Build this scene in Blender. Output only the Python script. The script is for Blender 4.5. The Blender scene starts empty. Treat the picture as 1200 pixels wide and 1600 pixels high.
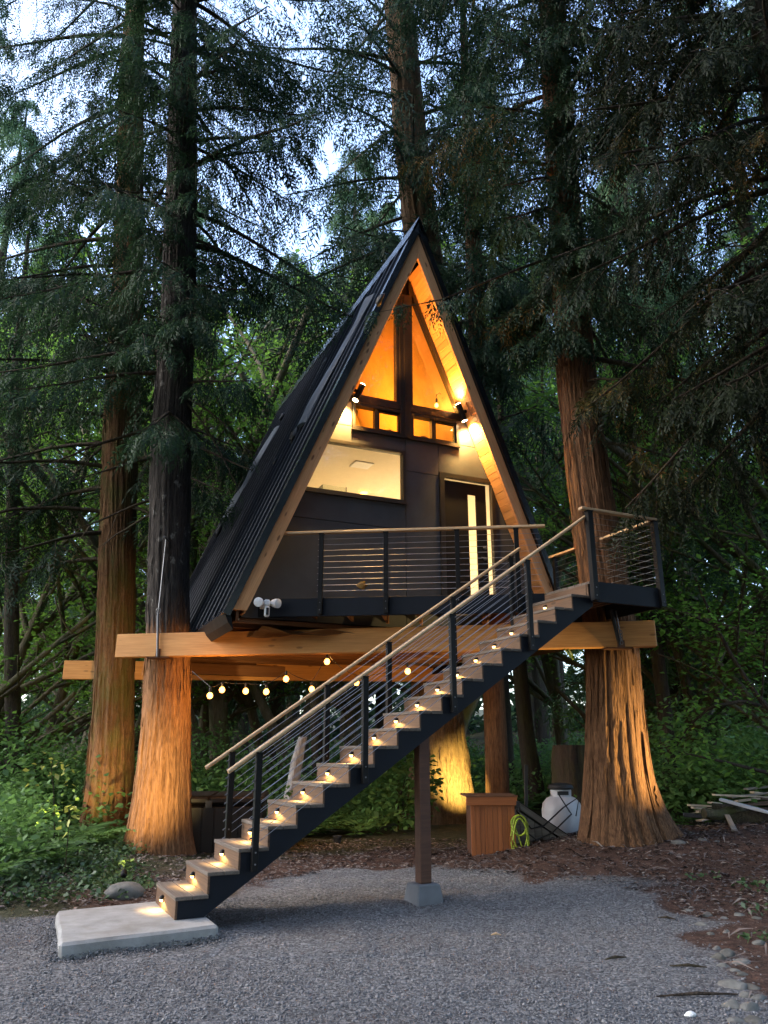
import bpy, bmesh, math, random
import numpy as np
from mathutils import Matrix, Vector

sc = bpy.context.scene
COL = sc.collection
R_ = math.radians
rng = np.random.default_rng(7)
random.seed(7)

# ------------------------------------------------------------------ camera, sky, sun, exposure
EYE = 1.55
F_PX, PITCH = 1204.95, 0.29668
cam = bpy.data.cameras.new('camera')
cam.sensor_fit = 'VERTICAL'; cam.sensor_height = 36.0; cam.sensor_width = 27.0
cam.lens = F_PX * 36.0 / 1600.0
cam.clip_start = 0.05; cam.clip_end = 600
cam_o = bpy.data.objects.new('camera', cam); COL.objects.link(cam_o)
cam_o.location = (0, 0, EYE); cam_o.rotation_euler = (math.pi / 2 + PITCH, 0, 0)
sc.camera = cam_o

SUN_EL, SUN_AZ = R_(42), R_(-96)          # soft evening light from the left, behind the viewer
world = bpy.data.worlds.new('World'); sc.world = world; world.use_nodes = True
wn = world.node_tree
bg = wn.nodes['Background']
sky = wn.nodes.new('ShaderNodeTexSky'); sky.sky_type = 'NISHITA'; sky.sun_disc = False
sky.sun_elevation = SUN_EL; sky.sun_rotation = SUN_AZ
sky.air_density = 1.0; sky.dust_density = 2.2; sky.ozone_density = 1.6
wn.links.new(sky.outputs[0], bg.inputs[0]); bg.inputs[1].default_value = 0.15
sun = bpy.data.lights.new('sun', 'SUN'); sun.energy = 0.2; sun.angle = R_(40); sun.color = (1.0, 0.93, 0.86)
sun_o = bpy.data.objects.new('sun', sun); COL.objects.link(sun_o)
sd = Vector((math.sin(SUN_AZ) * math.cos(SUN_EL), math.cos(SUN_AZ) * math.cos(SUN_EL), math.sin(SUN_EL)))
sun_o.rotation_euler = sd.to_track_quat('Z', 'Y').to_euler()

sc.view_settings.view_transform = 'Standard'; sc.view_settings.look = 'None'
sc.view_settings.gamma = 1.0; sc.view_settings.use_curve_mapping = False
sc.view_settings.exposure = 2.6
sc.render.engine = 'CYCLES'
cy = sc.cycles
cy.use_denoising = True
try: cy.denoiser = 'OPENIMAGEDENOISE'
except Exception: pass
cy.max_bounces = 6; cy.diffuse_bounces = 3; cy.glossy_bounces = 3; cy.transmission_bounces = 5; cy.transparent_max_bounces = 8
cy.sample_clamp_indirect = 4.0; cy.caustics_reflective = False; cy.caustics_refractive = False

# ------------------------------------------------------------------ geometry helpers
CP, SP = math.cos(PITCH), math.sin(PITCH)
def ray(px, py):
    X, Y = (px - 600) / F_PX, (py - 800) / F_PX
    return np.array([X, CP + Y * SP, SP - Y * CP])
def at(px, py, Y):                       # the point of the place at depth Y seen at a pixel of the photograph
    r = ray(px, py); p = r * (Y / r[1]); return np.array([p[0], p[1], p[2] + EYE])
def ppm(py, Y):                          # metres for one pixel at that depth and height
    p = at(600, py, Y); return (p[1] * CP + (p[2] - EYE) * SP) / F_PX

def mesh_np(name, V, F, mat_idx=None, smooth=False):
    V = np.asarray(V, np.float32); F = np.asarray(F, np.int32)
    me = bpy.data.meshes.new(name); k = F.shape[1]
    me.vertices.add(len(V)); me.vertices.foreach_set('co', V.ravel())
    me.loops.add(F.size); me.loops.foreach_set('vertex_index', F.ravel())
    me.polygons.add(len(F)); me.polygons.foreach_set('loop_start', np.arange(len(F), dtype=np.int32) * k)
    if mat_idx is not None: me.polygons.foreach_set('material_index', np.asarray(mat_idx, np.int32))
    if smooth: me.polygons.foreach_set('use_smooth', np.ones(len(F), bool))
    me.update(calc_edges=True); me.validate()
    return me

def link(name, me, mats, parent=None, mw=None, **props):
    o = bpy.data.objects.new(name, me); COL.objects.link(o)
    if mats is not None and len(me.materials) == 0:
        for m in (mats if isinstance(mats, (list, tuple)) else [mats]): me.materials.append(m)
    if parent is not None: o.parent = parent
    if mw is not None: o.matrix_basis = mw
    for k, v in props.items(): o[k] = v
    return o

def thing(name, label, cat, loc=(0, 0, 0), rz=0.0, group=None):
    o = bpy.data.objects.new(name, None); COL.objects.link(o)
    o.location = loc; o.rotation_euler = (0, 0, rz); o.empty_display_size = 0.2
    o['label'] = label; o['category'] = cat
    if group: o['group'] = group
    return o
def tag(o, label, cat, group=None, kind=None):
    if label: o['label'] = label
    if cat: o['category'] = cat
    if group: o['group'] = group
    if kind: o['kind'] = kind
    return o

class MB:
    def __init__(s): s.v = []; s.f = []; s.m = []
    def add(s, V, F, mi=0):
        n = len(s.v); s.v.extend([tuple(map(float, p)) for p in V])
        for f in F: s.f.append([i + n for i in f]); s.m.append(mi)
        return s
    def box(s, c, d, M=None, mi=0):
        h = np.array(d) / 2
        V = [np.array([x, y, z]) * h for x in (-1, 1) for y in (-1, 1) for z in (-1, 1)]
        if M is not None: V = [np.array(M @ Vector(p)) for p in V]
        V = [p + np.array(c) for p in V]
        return s.add(V, [(0, 1, 3, 2), (4, 6, 7, 5), (0, 4, 5, 1), (2, 3, 7, 6), (0, 2, 6, 4), (1, 5, 7, 3)], mi)
    def prism(s, P, Q, mi=0):            # two matching polygons
        n = len(P); F = [tuple(range(n))[::-1], tuple(range(n, 2 * n))]
        F += [(i, (i + 1) % n, n + (i + 1) % n, n + i) for i in range(n)]
        return s.add(list(P) + list(Q), F, mi)
    def tube(s, pts, rad, n=8, caps=True, mi=0):
        V, F = tube_np(pts, rad, n)
        s.add(V, F.tolist(), mi)
        if caps:
            m = len(s.v) - len(V); k = len(V) - n
            s.f.append([m + i for i in range(n)][::-1]); s.m.append(mi)
            s.f.append([m + k + i for i in range(n)]); s.m.append(mi)
        return s
    def lathe(s, prof, n=24, c=(0, 0, 0), M=None, mi=0):
        V = []
        for r, z in prof:
            for i in range(n):
                a = 2 * math.pi * i / n; p = Vector((r * math.cos(a), r * math.sin(a), z))
                if M is not None: p = M @ p
                V.append(np.array(p) + np.array(c))
        F = [(j * n + i, j * n + (i + 1) % n, (j + 1) * n + (i + 1) % n, (j + 1) * n + i) for j in range(len(prof) - 1) for i in range(n)]
        F.append(tuple(range(n))[::-1]); k = (len(prof) - 1) * n; F.append(tuple(range(k, k + n)))
        return s.add(V, F, mi)
    def build(s, name, mat, parent=None, mw=None, smooth=False, bevel=0.0, **props):
        me = bpy.data.meshes.new(name); me.from_pydata(s.v, [], s.f)
        if any(s.m): me.polygons.foreach_set('material_index', np.array(s.m, np.int32))
        bm = bmesh.new(); bm.from_mesh(me)
        bmesh.ops.recalc_face_normals(bm, faces=bm.faces)
        if bevel > 0:
            ed = [e for e in bm.edges if len(e.link_faces) == 2 and e.calc_face_angle(0) > 0.6]
            bmesh.ops.bevel(bm, geom=ed, offset=bevel, segments=1, affect='EDGES')
        bm.to_mesh(me); bm.free()
        if smooth:
            me.polygons.foreach_set('use_smooth', np.ones(len(me.polygons), bool))
            try: me.set_sharp_from_angle(angle=R_(40))
            except Exception: pass
        return link(name, me, mat, parent, mw, **props)

def tube_np(pts, rad, n=6):
    P = np.asarray(pts, float); k = len(P)
    rad = np.full(k, rad) if np.isscalar(rad) else np.asarray(rad, float)
    T = np.gradient(P, axis=0); T /= np.linalg.norm(T, axis=1)[:, None] + 1e-9
    ref = np.array([0, 0, 1.0]) if abs(T[:, 2]).mean() < 0.8 else np.array([1.0, 0, 0])
    A = np.cross(T, ref); A /= np.linalg.norm(A, axis=1)[:, None] + 1e-9
    B = np.cross(T, A)
    th = np.arange(n) * 2 * np.pi / n
    V = P[:, None, :] + rad[:, None, None] * (np.cos(th)[None, :, None] * A[:, None, :] + np.sin(th)[None, :, None] * B[:, None, :])
    i = np.arange(k - 1)[:, None] * n; j = np.arange(n)[None, :]; j2 = (j + 1) % n
    F = np.stack([i + j, i + j2, i + n + j2, i + n + j], -1).reshape(-1, 4)
    return V.reshape(-1, 3), F

def axes_mat(p, x, zhint=(0, 0, 1)):
    x = Vector(x).normalized(); z = Vector(zhint); z = (z - x * z.dot(x)).normalized(); y = z.cross(x)
    return Matrix(((x.x, y.x, z.x, p[0]), (x.y, y.y, z.y, p[1]), (x.z, y.z, z.z, p[2]), (0, 0, 0, 1)))
_boxes = {}
def bevbox(dims, bev):
    key = tuple(round(v, 3) for v in dims) + (bev,)
    if key in _boxes: return _boxes[key]
    bm = bmesh.new(); bmesh.ops.create_cube(bm, size=1.0)
    for v in bm.verts: v.co = Vector((v.co.x * dims[0], v.co.y * dims[1], v.co.z * dims[2]))
    if bev > 0: bmesh.ops.bevel(bm, geom=bm.edges[:], offset=bev, segments=1, affect='EDGES')
    me = bpy.data.meshes.new('board'); bm.to_mesh(me); bm.free(); _boxes[key] = me
    return me
_bm_mats = {}
def board(name, p0, p1, w, t, mat, parent=None, up=(0, 0, 1), bev=0.004, **props):
    """a straight piece from p0 to p1; w across (level), t along up; its own axes run along the grain"""
    p0 = Vector(p0); p1 = Vector(p1); L = (p1 - p0).length
    me = bevbox((L, w, t), bev)
    key = (me.name, mat.name)
    if key not in _bm_mats:
        m2 = me if len(me.materials) == 0 else me.copy()
        if len(m2.materials): m2.materials.clear()
        m2.materials.append(mat); _bm_mats[key] = m2
    return link(name, _bm_mats[key], None, parent, axes_mat((p0 + p1) / 2, p1 - p0, up), **props)
def rod(name, pts, r, mat, parent=None, n=8, smooth=True, **props):
    return MB().tube(pts, r, n).build(name, mat, parent, smooth=smooth, **props)

# value noise
_perm = np.random.default_rng(3).random((64, 64, 64)).astype(np.float32)
def vnoise(P):
    P = np.asarray(P, float); i = np.floor(P).astype(int); f = P - i; f = f * f * (3 - 2 * f)
    out = 0
    for dx in (0, 1):
        for dy in (0, 1):
            for dz in (0, 1):
                w = (f[..., 0] if dx else 1 - f[..., 0]) * (f[..., 1] if dy else 1 - f[..., 1]) * (f[..., 2] if dz else 1 - f[..., 2])
                out = out + w * _perm[(i[..., 0] + dx) & 63, (i[..., 1] + dy) & 63, (i[..., 2] + dz) & 63]
    return out
def sstep(a, b, x):
    t = np.clip((np.asarray(x, float) - a) / (b - a), 0, 1); return t * t * (3 - 2 * t)

# ------------------------------------------------------------------ materials
def newmat(name):
    m = bpy.data.materials.new(name); m.use_nodes = True
    n = m.node_tree; n.nodes.clear()
    out = n.nodes.new('ShaderNodeOutputMaterial')
    return m, n, out
def nd(n, t, ins=None, **kw):
    x = n.nodes.new(t)
    for k, v in kw.items(): setattr(x, k, v)
    for k, v in (ins or {}).items():
        s = x.inputs[k]
        if isinstance(v, bpy.types.NodeSocket): n.links.new(v, s)
        else: s.default_value = v
    return x
def ramp(n, fac, stops):
    r = n.nodes.new('ShaderNodeValToRGB'); n.links.new(fac, r.inputs[0]); e = r.color_ramp.elements
    while len(e) < len(stops): e.new(0.5)
    for el, (p, c) in zip(e, stops): el.position = p; el.color = (c[0], c[1], c[2], 1)
    return r.outputs[0]
def coords(n, scale=(1, 1, 1), rnd=0.0, kind='Object'):
    tc = n.nodes.new('ShaderNodeTexCoord'); v = tc.outputs[kind]
    if rnd:
        oi = n.nodes.new('ShaderNodeObjectInfo')
        mm = nd(n, 'ShaderNodeMath', {0: oi.outputs['Random'], 1: rnd}, operation='MULTIPLY')
        v = nd(n, 'ShaderNodeVectorMath', {0: v, 1: mm.outputs[0]}, operation='ADD').outputs[0]
    return nd(n, 'ShaderNodeMapping', {'Vector': v, 'Scale': scale}).outputs[0]
def noise(n, vec, scale, detail=4, rough=0.55, dist=0.0):
    return nd(n, 'ShaderNodeTexNoise', {'Vector': vec, 'Scale': scale, 'Detail': detail, 'Roughness': rough, 'Distortion': dist}).outputs[0]
def mixc(n, fac, a, b, mode='MIX'):
    x = n.nodes.new('ShaderNodeMix'); x.data_type = 'RGBA'; x.blend_type = mode
    for s, v in ((x.inputs[0], fac), (x.inputs[6], a), (x.inputs[7], b)):
        if isinstance(v, bpy.types.NodeSocket): n.links.new(v, s)
        elif s.type == 'RGBA': s.default_value = (v[0], v[1], v[2], 1)
        else: s.default_value = v
    return x.outputs[2]
def bumpn(n, h, strength, dist=0.01, normal=None):
    ins = {'Height': h, 'Strength': strength, 'Distance': dist}
    b = nd(n, 'ShaderNodeBump', ins)
    if normal is not None: n.links.new(normal, b.inputs['Normal'])
    return b.outputs[0]
def bsdf(n, out, color, rough=0.6, metal=0.0, normal=None, spec=0.5, **extra):
    b = n.nodes.new('ShaderNodeBsdfPrincipled')
    for k, v in (('Base Color', color), ('Roughness', rough), ('Metallic', metal), ('Specular IOR Level', spec)):
        if isinstance(v, bpy.types.NodeSocket): n.links.new(v, b.inputs[k])
        elif k == 'Base Color': b.inputs[k].default_value = (v[0], v[1], v[2], 1)
        else: b.inputs[k].default_value = v
    if normal is not None: n.links.new(normal, b.inputs['Normal'])
    n.links.new(b.outputs[0], out.inputs[0])
    return b

def wood(name, dark, light, grain=14.0, rough=0.6, var=0.35, knots=0.0, wear=None):
    m, n, out = newmat(name)
    v = coords(n, (0.9, grain, grain), 37.0)
    f1 = noise(n, v, 1.0, 5, 0.6, 0.6)
    v2 = coords(n, (3.0, 90, 90), 37.0)
    f2 = noise(n, v2, 1.0, 3, 0.6)
    fm = nd(n, 'ShaderNodeMath', {0: f1, 1: f2}, operation='ADD').outputs[0]
    fm = nd(n, 'ShaderNodeMath', {0: fm, 1: 0.5}, operation='MULTIPLY').outputs[0]
    c = ramp(n, fm, [(0.30, dark), (0.68, light)])
    oi = n.nodes.new('ShaderNodeObjectInfo')
    val = nd(n, 'ShaderNodeMapRange', {0: oi.outputs['Random'], 3: 1 - var, 4: 1 + var * 0.6}).outputs[0]
    hs = nd(n, 'ShaderNodeHueSaturation', {'Value': val, 'Color': c}); c = hs.outputs[0]
    if knots:
        v3 = coords(n, (1.6, 5.0, 5.0), 11.0)
        vo = nd(n, 'ShaderNodeTexVoronoi', {'Vector': v3, 'Scale': 1.7, 'Randomness': 1.0})
        kf = nd(n, 'ShaderNodeMapRange', {0: vo.outputs['Distance'], 1: 0.10, 2: 0.17, 3: knots, 4: 0.0}).outputs[0]
        c = mixc(n, kf, c, (dark[0] * 0.22, dark[1] * 0.2, dark[2] * 0.2))
    if wear:
        w = noise(n, coords(n, (1.3, 3, 3), 9.0), 1.5, 5, 0.65)
        wf = nd(n, 'ShaderNodeMapRange', {0: w, 1: 0.48, 2: 0.72, 3: 0.0, 4: 0.75}).outputs[0]
        c = mixc(n, wf, c, wear)
    nb = bumpn(n, fm, 0.35, 0.004)
    bsdf(n, out, c, rough, 0, nb, 0.35)
    return m
def plain(name, color, rough=0.5, metal=0.0, var=0.12, bump=0.0, scale=6.0, spec=0.5):
    m, n, out = newmat(name)
    f = noise(n, coords(n), scale, 5, 0.6)
    c = mixc(n, f, tuple(x * (1 - var * 2) for x in color), tuple(min(1, x * (1 + var)) for x in color))
    nb = bumpn(n, noise(n, coords(n), scale * 12, 3), bump, 0.004) if bump else None
    r = nd(n, 'ShaderNodeMapRange', {0: f, 3: max(0.03, rough - 0.1), 4: min(1, rough + 0.1)}).outputs[0]
    bsdf(n, out, c, r, metal, nb, spec)
    return m
def emit(name, color, strength):
    m, n, out = newmat(name)
    e = nd(n, 'ShaderNodeEmission', {'Color': (*color, 1), 'Strength': strength}); n.links.new(e.outputs[0], out.inputs[0])
    return m
def glassm(name, tint=(1, 1, 1), rough=0.0, refl=1.0):
    m, n, out = newmat(name)
    fr = nd(n, 'ShaderNodeFresnel', {'IOR': 1.45})
    fac = nd(n, 'ShaderNodeMath', {0: fr.outputs[0], 1: refl}, operation='MULTIPLY', use_clamp=True).outputs[0]
    t = nd(n, 'ShaderNodeBsdfTransparent', {'Color': (*tint, 1)})
    g = nd(n, 'ShaderNodeBsdfGlossy', {'Color': (1, 1, 1, 1), 'Roughness': rough})
    mx = nd(n, 'ShaderNodeMixShader', {0: fac, 1: t.outputs[0], 2: g.outputs[0]}); n.links.new(mx.outputs[0], out.inputs[0])
    return m
def leafm(name, dark, light, trans=0.35, gloss=0.06, tip=None):
    m, n, out = newmat(name)
    g = n.nodes.new('ShaderNodeNewGeometry')
    f = noise(n, coords(n, kind='Object'), 0.55, 3)
    a = nd(n, 'ShaderNodeMath', {0: g.outputs['Random Per Island'], 1: 0.5}, operation='MULTIPLY').outputs[0]
    a = nd(n, 'ShaderNodeMath', {0: f, 1: a}, operation='ADD').outputs[0]
    st = [(0.35, dark), (0.85, light)]
    if tip: st.append((0.97, tip))
    c = ramp(n, a, st)
    oi = n.nodes.new('ShaderNodeObjectInfo')
    val = nd(n, 'ShaderNodeMapRange', {0: oi.outputs['Random'], 3: 0.75, 4: 1.25}).outputs[0]
    c = nd(n, 'ShaderNodeHueSaturation', {'Value': val, 'Color': c}).outputs[0]
    d = nd(n, 'ShaderNodeBsdfDiffuse', {'Color': c}); t = nd(n, 'ShaderNodeBsdfTranslucent', {'Color': c})
    x = nd(n, 'ShaderNodeMixShader', {0: trans, 1: d.outputs[0], 2: t.outputs[0]})
    gl = nd(n, 'ShaderNodeBsdfGlossy', {'Color': (0.9, 0.95, 1, 1), 'Roughness': 0.42})
    y = nd(n, 'ShaderNodeMixShader', {0: gloss, 1: x.outputs[0], 2: gl.outputs[0]})
    n.links.new(y.outputs[0], out.inputs[0])
    return m
def barkm(name, dark, light, upper=None, zsplit=None, lichen=0.0, moss=0.0, scale=1.0, rough_bark=False):
    m, n, out = newmat(name)
    v = coords(n, (16 * scale, 16 * scale, 1.6 * scale))
    f1 = noise(n, v, 1.0, 6, 0.62, 0.7)
    f2 = noise(n, coords(n, (60 * scale, 60 * scale, 7 * scale)), 1.0, 4, 0.6)
    a = nd(n, 'ShaderNodeMath', {0: f1, 1: f2}, operation='ADD').outputs[0]
    a = nd(n, 'ShaderNodeMath', {0: a, 1: 0.5}, operation='MULTIPLY').outputs[0]
    if rough_bark:
        a2 = noise(n, coords(n, (11, 11, 6)), 1.2, 7, 0.72, 1.2)
        a = nd(n, 'ShaderNodeMath', {0: a, 1: a2}, operation='ADD').outputs[0]
        a = nd(n, 'ShaderNodeMath', {0: a, 1: 0.5}, operation='MULTIPLY').outputs[0]
    c = ramp(n, a, [(0.34, dark), (0.66, light)])
    if upper:
        tc = n.nodes.new('ShaderNodeTexCoord'); sp = nd(n, 'ShaderNodeSeparateXYZ', {0: tc.outputs['Object']})
        nz = nd(n, 'ShaderNodeMath', {0: f1, 1: 1.6}, operation='MULTIPLY').outputs[0]
        zz = nd(n, 'ShaderNodeMath', {0: sp.outputs[2], 1: nz}, operation='ADD').outputs[0]
        k = nd(n, 'ShaderNodeMapRange', {0: zz, 1: zsplit + 0.6, 2: zsplit + 1.0, 3: 0.0, 4: 1.0}).outputs[0]
        c2 = ramp(n, a, [(0.34, upper[0]), (0.66, upper[1])])
        if lichen:
            l = noise(n, coords(n, (5, 5, 3.2)), 1.3, 5, 0.6)
            lk = nd(n, 'ShaderNodeMapRange', {0: l, 1: 0.60, 2: 0.68, 3: 0.0, 4: lichen}).outputs[0]
            c2 = mixc(n, lk, c2, (0.30, 0.29, 0.27))
        c = mixc(n, k, c, c2)
    if moss:
        l = noise(n, coords(n, (2.2, 2.2, 1.0)), 1.3, 6, 0.65)
        lk = nd(n, 'ShaderNodeMapRange', {0: l, 1: 0.46, 2: 0.62, 3: 0.0, 4: moss}).outputs[0]
        c = mixc(n, lk, c, (0.075, 0.085, 0.02))
    nb = bumpn(n, a, 1.0, 0.06)
    bsdf(n, out, c, 0.85, 0, nb, 0.15)
    return m

M_fir = wood('fir_timber', (0.46, 0.20, 0.08), (0.75, 0.41, 0.19), 9, 0.62, 0.15, knots=0.85)
M_beam = wood('glulam_timber', (0.42, 0.175, 0.052), (0.68, 0.345, 0.115), 12, 0.6, 0.12, knots=0.55)
M_cedar = wood('cedar_boards', (0.42, 0.19, 0.075), (0.60, 0.32, 0.13), 16, 0.5, 0.3)
M_tread = wood('weathered_tread', (0.058, 0.046, 0.037), (0.155, 0.128, 0.105), 20, 0.75, 0.2, wear=(0.15, 0.125, 0.10))
M_riser = wood('riser_wood', (0.05, 0.028, 0.016), (0.15, 0.083, 0.044), 14, 0.7, 0.25, knots=0.6)
M_hand = wood('handrail_wood', (0.36, 0.23, 0.12), (0.56, 0.40, 0.24), 22, 0.5, 0.12)
M_joist = wood('joist_wood', (0.13, 0.055, 0.026), (0.24, 0.11, 0.05), 12, 0.7, 0.25)
M_post = wood('stained_post', (0.05, 0.02, 0.011), (0.105, 0.044, 0.022), 12, 0.65, 0.1)
M_cabinet = wood('cabinet_cedar', (0.20, 0.055, 0.014), (0.36, 0.115, 0.032), 14, 0.5, 0.22)
M_greywood = wood('grey_wood', (0.15, 0.13, 0.11), (0.33, 0.30, 0.26), 14, 0.8, 0.25)
M_lumber = wood('pale_lumber', (0.36, 0.26, 0.17), (0.66, 0.54, 0.40), 12, 0.75, 0.3, wear=(0.2, 0.15, 0.1))
M_navy = plain('navy_paint', (0.0045, 0.007, 0.0125), 0.6, 0, 0.25, 0.15, spec=0.2)
M_black = plain('black_metal', (0.003, 0.003, 0.0035), 0.5, 0.0, 0.2, spec=0.2)
M_frame = plain('dark_bronze_frame', (0.018, 0.013, 0.011), 0.4, 0.0, 0.2)
M_roof = plain('black_roof_metal', (0.006, 0.0075, 0.011), 0.22, 0.0, 0.15, 0.0, 2.0, 0.5)
M_seam = plain('roof_seam_metal', (0.03, 0.033, 0.04), 0.38, 0.75, 0.1, 0.0, 2.0, 0.8)
M_side = plain('charcoal_panel', (0.056, 0.058, 0.065), 0.66, 0, 0.22, 0.14, 3.0, 0.25)
M_steel = plain('steel_cable', (0.33, 0.33, 0.33), 0.4, 0.9, 0.1)
M_galv = plain('galvanised_steel', (0.17, 0.17, 0.18), 0.5, 0.85, 0.25)
M_white = plain('white_plastic', (0.75, 0.76, 0.78), 0.35, 0, 0.04)
M_tank = plain('white_tank_paint', (0.50, 0.50, 0.52), 0.4, 0, 0.16, 0.05, 5.0)
M_wrap = plain('roof_underlayment', (0.075, 0.095, 0.125), 0.5, 0, 0.2, 0.1, 3.0)
M_tub = plain('dark_tub', (0.007, 0.0045, 0.0036), 0.55, 0, 0.25, spec=0.25)
M_hose = plain('lime_hose', (0.34, 0.42, 0.035), 0.4, 0, 0.15)
M_rubber = plain('black_rubber', (0.014, 0.014, 0.014), 0.6, 0, 0.2)
M_cream = plain('interior_plaster', (0.74, 0.66, 0.50), 0.8, 0, 0.05)
M_pine = wood('interior_pine', (0.62, 0.40, 0.20), (0.78, 0.56, 0.32), 6, 0.6, 0.05)
M_linen = plain('bed_linen', (0.72, 0.66, 0.58), 0.85, 0, 0.05)
M_tarp = plain('brown_tarp', (0.10, 0.045, 0.022), 0.35, 0, 0.3, 0.2)
M_glass = glassm('window_glass', (1, 1, 1), 0.0, 1.15)
M_bulb = emit('warm_bulb', (1.0, 0.34, 0.055), 2.6)
M_step = emit('step_lens', (1.0, 0.55, 0.17), 2.2)
M_sconce = emit('sconce_lens', (1.0, 0.72, 0.36), 20.0)
def concrete():
    m, n, out = newmat('concrete')
    f = noise(n, coords(n), 5.0, 6, 0.65); g = noise(n, coords(n), 60.0, 4, 0.6)
    c = ramp(n, f, [(0.3, (0.20, 0.198, 0.19)), (0.7, (0.32, 0.318, 0.31))])
    vo = nd(n, 'ShaderNodeTexVoronoi', {'Vector': coords(n), 'Scale': 22.0})
    pit = nd(n, 'ShaderNodeMapRange', {0: vo.outputs['Distance'], 1: 0.05, 2: 0.12, 3: 0.55, 4: 0.0}).outputs[0]
    c = mixc(n, pit, c, (0.15, 0.145, 0.14))
    st_ = noise(n, coords(n), 2.2, 6, 0.7, 0.8)
    c = mixc(n, nd(n, 'ShaderNodeMapRange', {0: st_, 1: 0.45, 2: 0.75, 3: 0.0, 4: 0.7}).outputs[0], c, (0.17, 0.15, 0.125))
    bsdf(n, out, c, 0.85, 0, bumpn(n, g, 0.5, 0.006), 0.25)
    return m
M_conc = concrete()
def frosted():
    m, n, out = newmat('frosted_glass')
    t = nd(n, 'ShaderNodeBsdfTranslucent', {'Color': (0.95, 0.92, 0.85, 1)}); g = nd(n, 'ShaderNodeBsdfGlossy', {'Roughness': 0.15})
    x = nd(n, 'ShaderNodeMixShader', {0: 0.06, 1: t.outputs[0], 2: g.outputs[0]}); n.links.new(x.outputs[0], out.inputs[0])
    return m
M_frost = frosted()
M_bark_red = barkm('cedar_bark', (0.038, 0.018, 0.010), (0.22, 0.115, 0.058))
M_bark_left = barkm('cedar_bark_stripped', (0.075, 0.034, 0.016), (0.32, 0.165, 0.08), ((0.014, 0.013, 0.012), (0.075, 0.064, 0.058)), 3.3, 0.6)
M_bark_moss = barkm('cedar_bark_mossy', (0.055, 0.026, 0.014), (0.22, 0.115, 0.052), None, None, 0, 0.55, 0.8, True)
M_bark_fir = barkm('fir_bark', (0.03, 0.018, 0.011), (0.20, 0.125, 0.065), None, None, 0, 0, 0.7, True)
M_bark_dark = barkm('dark_bark', (0.020, 0.016, 0.013), (0.075, 0.058, 0.045), None, None, 0, 0.3)
M_bark_maple = barkm('mossy_maple_bark', (0.05, 0.045, 0.03), (0.15, 0.13, 0.09), None, None, 0, 0.7)
M_twig = barkm('dead_twig_bark', (0.022, 0.017, 0.013), (0.075, 0.055, 0.04), None, None, 0, 0.25)
M_bleach = barkm('bleached_wood', (0.20, 0.19, 0.18), (0.55, 0.53, 0.50))
M_leaf_cedar = leafm('cedar_foliage', (0.010, 0.023, 0.011), (0.030, 0.060, 0.026), 0.30, 0.012)
M_leaf_dry = leafm('brown_cedar_foliage', (0.026, 0.030, 0.010), (0.070, 0.064, 0.018), 0.30, 0.012, (0.20, 0.11, 0.03))
M_leaf_olive_shaded = leafm('olive_shaded_cedar_foliage', (0.008, 0.013, 0.006), (0.022, 0.031, 0.014), 0.28, 0.008)  # olive tint, darkened to put canopy shade into the near cedar's colour
M_leaf_bg = leafm('conifer_foliage', (0.030, 0.068, 0.032), (0.085, 0.155, 0.066), 0.42, 0.015)
M_leaf_maple = leafm('maple_foliage', (0.065, 0.15, 0.022), (0.15, 0.29, 0.045), 0.6, 0.02)
M_leaf_under = leafm('undergrowth_foliage', (0.045, 0.105, 0.026), (0.125, 0.235, 0.06), 0.5, 0.025)
M_leaf_ivy = leafm('groundcover_foliage', (0.030, 0.060, 0.022), (0.070, 0.125, 0.045), 0.3, 0.035)
M_leaf_yellow = leafm('yellow_green_leaf', (0.30, 0.33, 0.05), (0.45, 0.46, 0.09), 0.4, 0.05)

# ------------------------------------------------------------------ ground
def ground_h(x, y):
    x = np.asarray(x, float); y = np.asarray(y, float)
    h = 0.02 + 0.05 * sstep(7.5, 9, y)
    h = h + 0.36 * np.exp(-(((x - 3.5) / 1.9) ** 2 + ((y - 11.5) / 1.7) ** 2))
    h = h + 0.42 * sstep(3.2, 6.5, x) * sstep(6, 10, y)
    h = h - 0.27 * sstep(-3.0, -5.0, x) * sstep(12, 16, y)
    h = h + 0.10 * sstep(-2.6, -4.5, x) * (1 - sstep(11, 14, y))
    h = h + 0.06 * np.maximum(0, y - 19) + 0.035 * np.maximum(0, np.abs(x) - 9)
    P = np.stack([x * 0.9, y * 0.9, 0 * x + 3.3], -1)
    far = sstep(8.5, 13, y) * 0.7 + 0.3
    h = h + (vnoise(P) - 0.5) * 0.10 * far + (vnoise(P * 4.3) - 0.5) * 0.03
    return h
GRAVEL = np.array([(-12, 1.5), (-6.0, 6.2), (-3.55, 7.45), (-2.9, 8.05), (-1.9, 8.8), (-1.5, 9.9), (-0.6, 10.9), (0.5, 10.9), (1.3, 10.1), (2.2, 9.5), (3.0, 8.9), (2.95, 7.9), (2.62, 6.9), (2.35, 5.6), (2.45, 4.2), (3.2, 2.0), (5, -4), (-12, -6)], float)
def poly_sd(x, y, P):
    x = np.asarray(x, float); y = np.asarray(y, float)
    d = np.full(x.shape, 1e9); inside = np.zeros(x.shape, bool)
    for (x0, y0), (x1, y1) in zip(P, np.roll(P, -1, 0)):
        ex, ey = x1 - x0, y1 - y0
        t = np.clip(((x - x0) * ex + (y - y0) * ey) / (ex * ex + ey * ey), 0, 1)
        d = np.minimum(d, np.hypot(x - x0 - t * ex, y - y0 - t * ey))
        c = ((y0 > y) != (y1 > y)) & (x < ex * (y - y0) / (ey if ey else 1e-9) + x0)
        inside ^= c
    return np.where(inside, d, -d)
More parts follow.
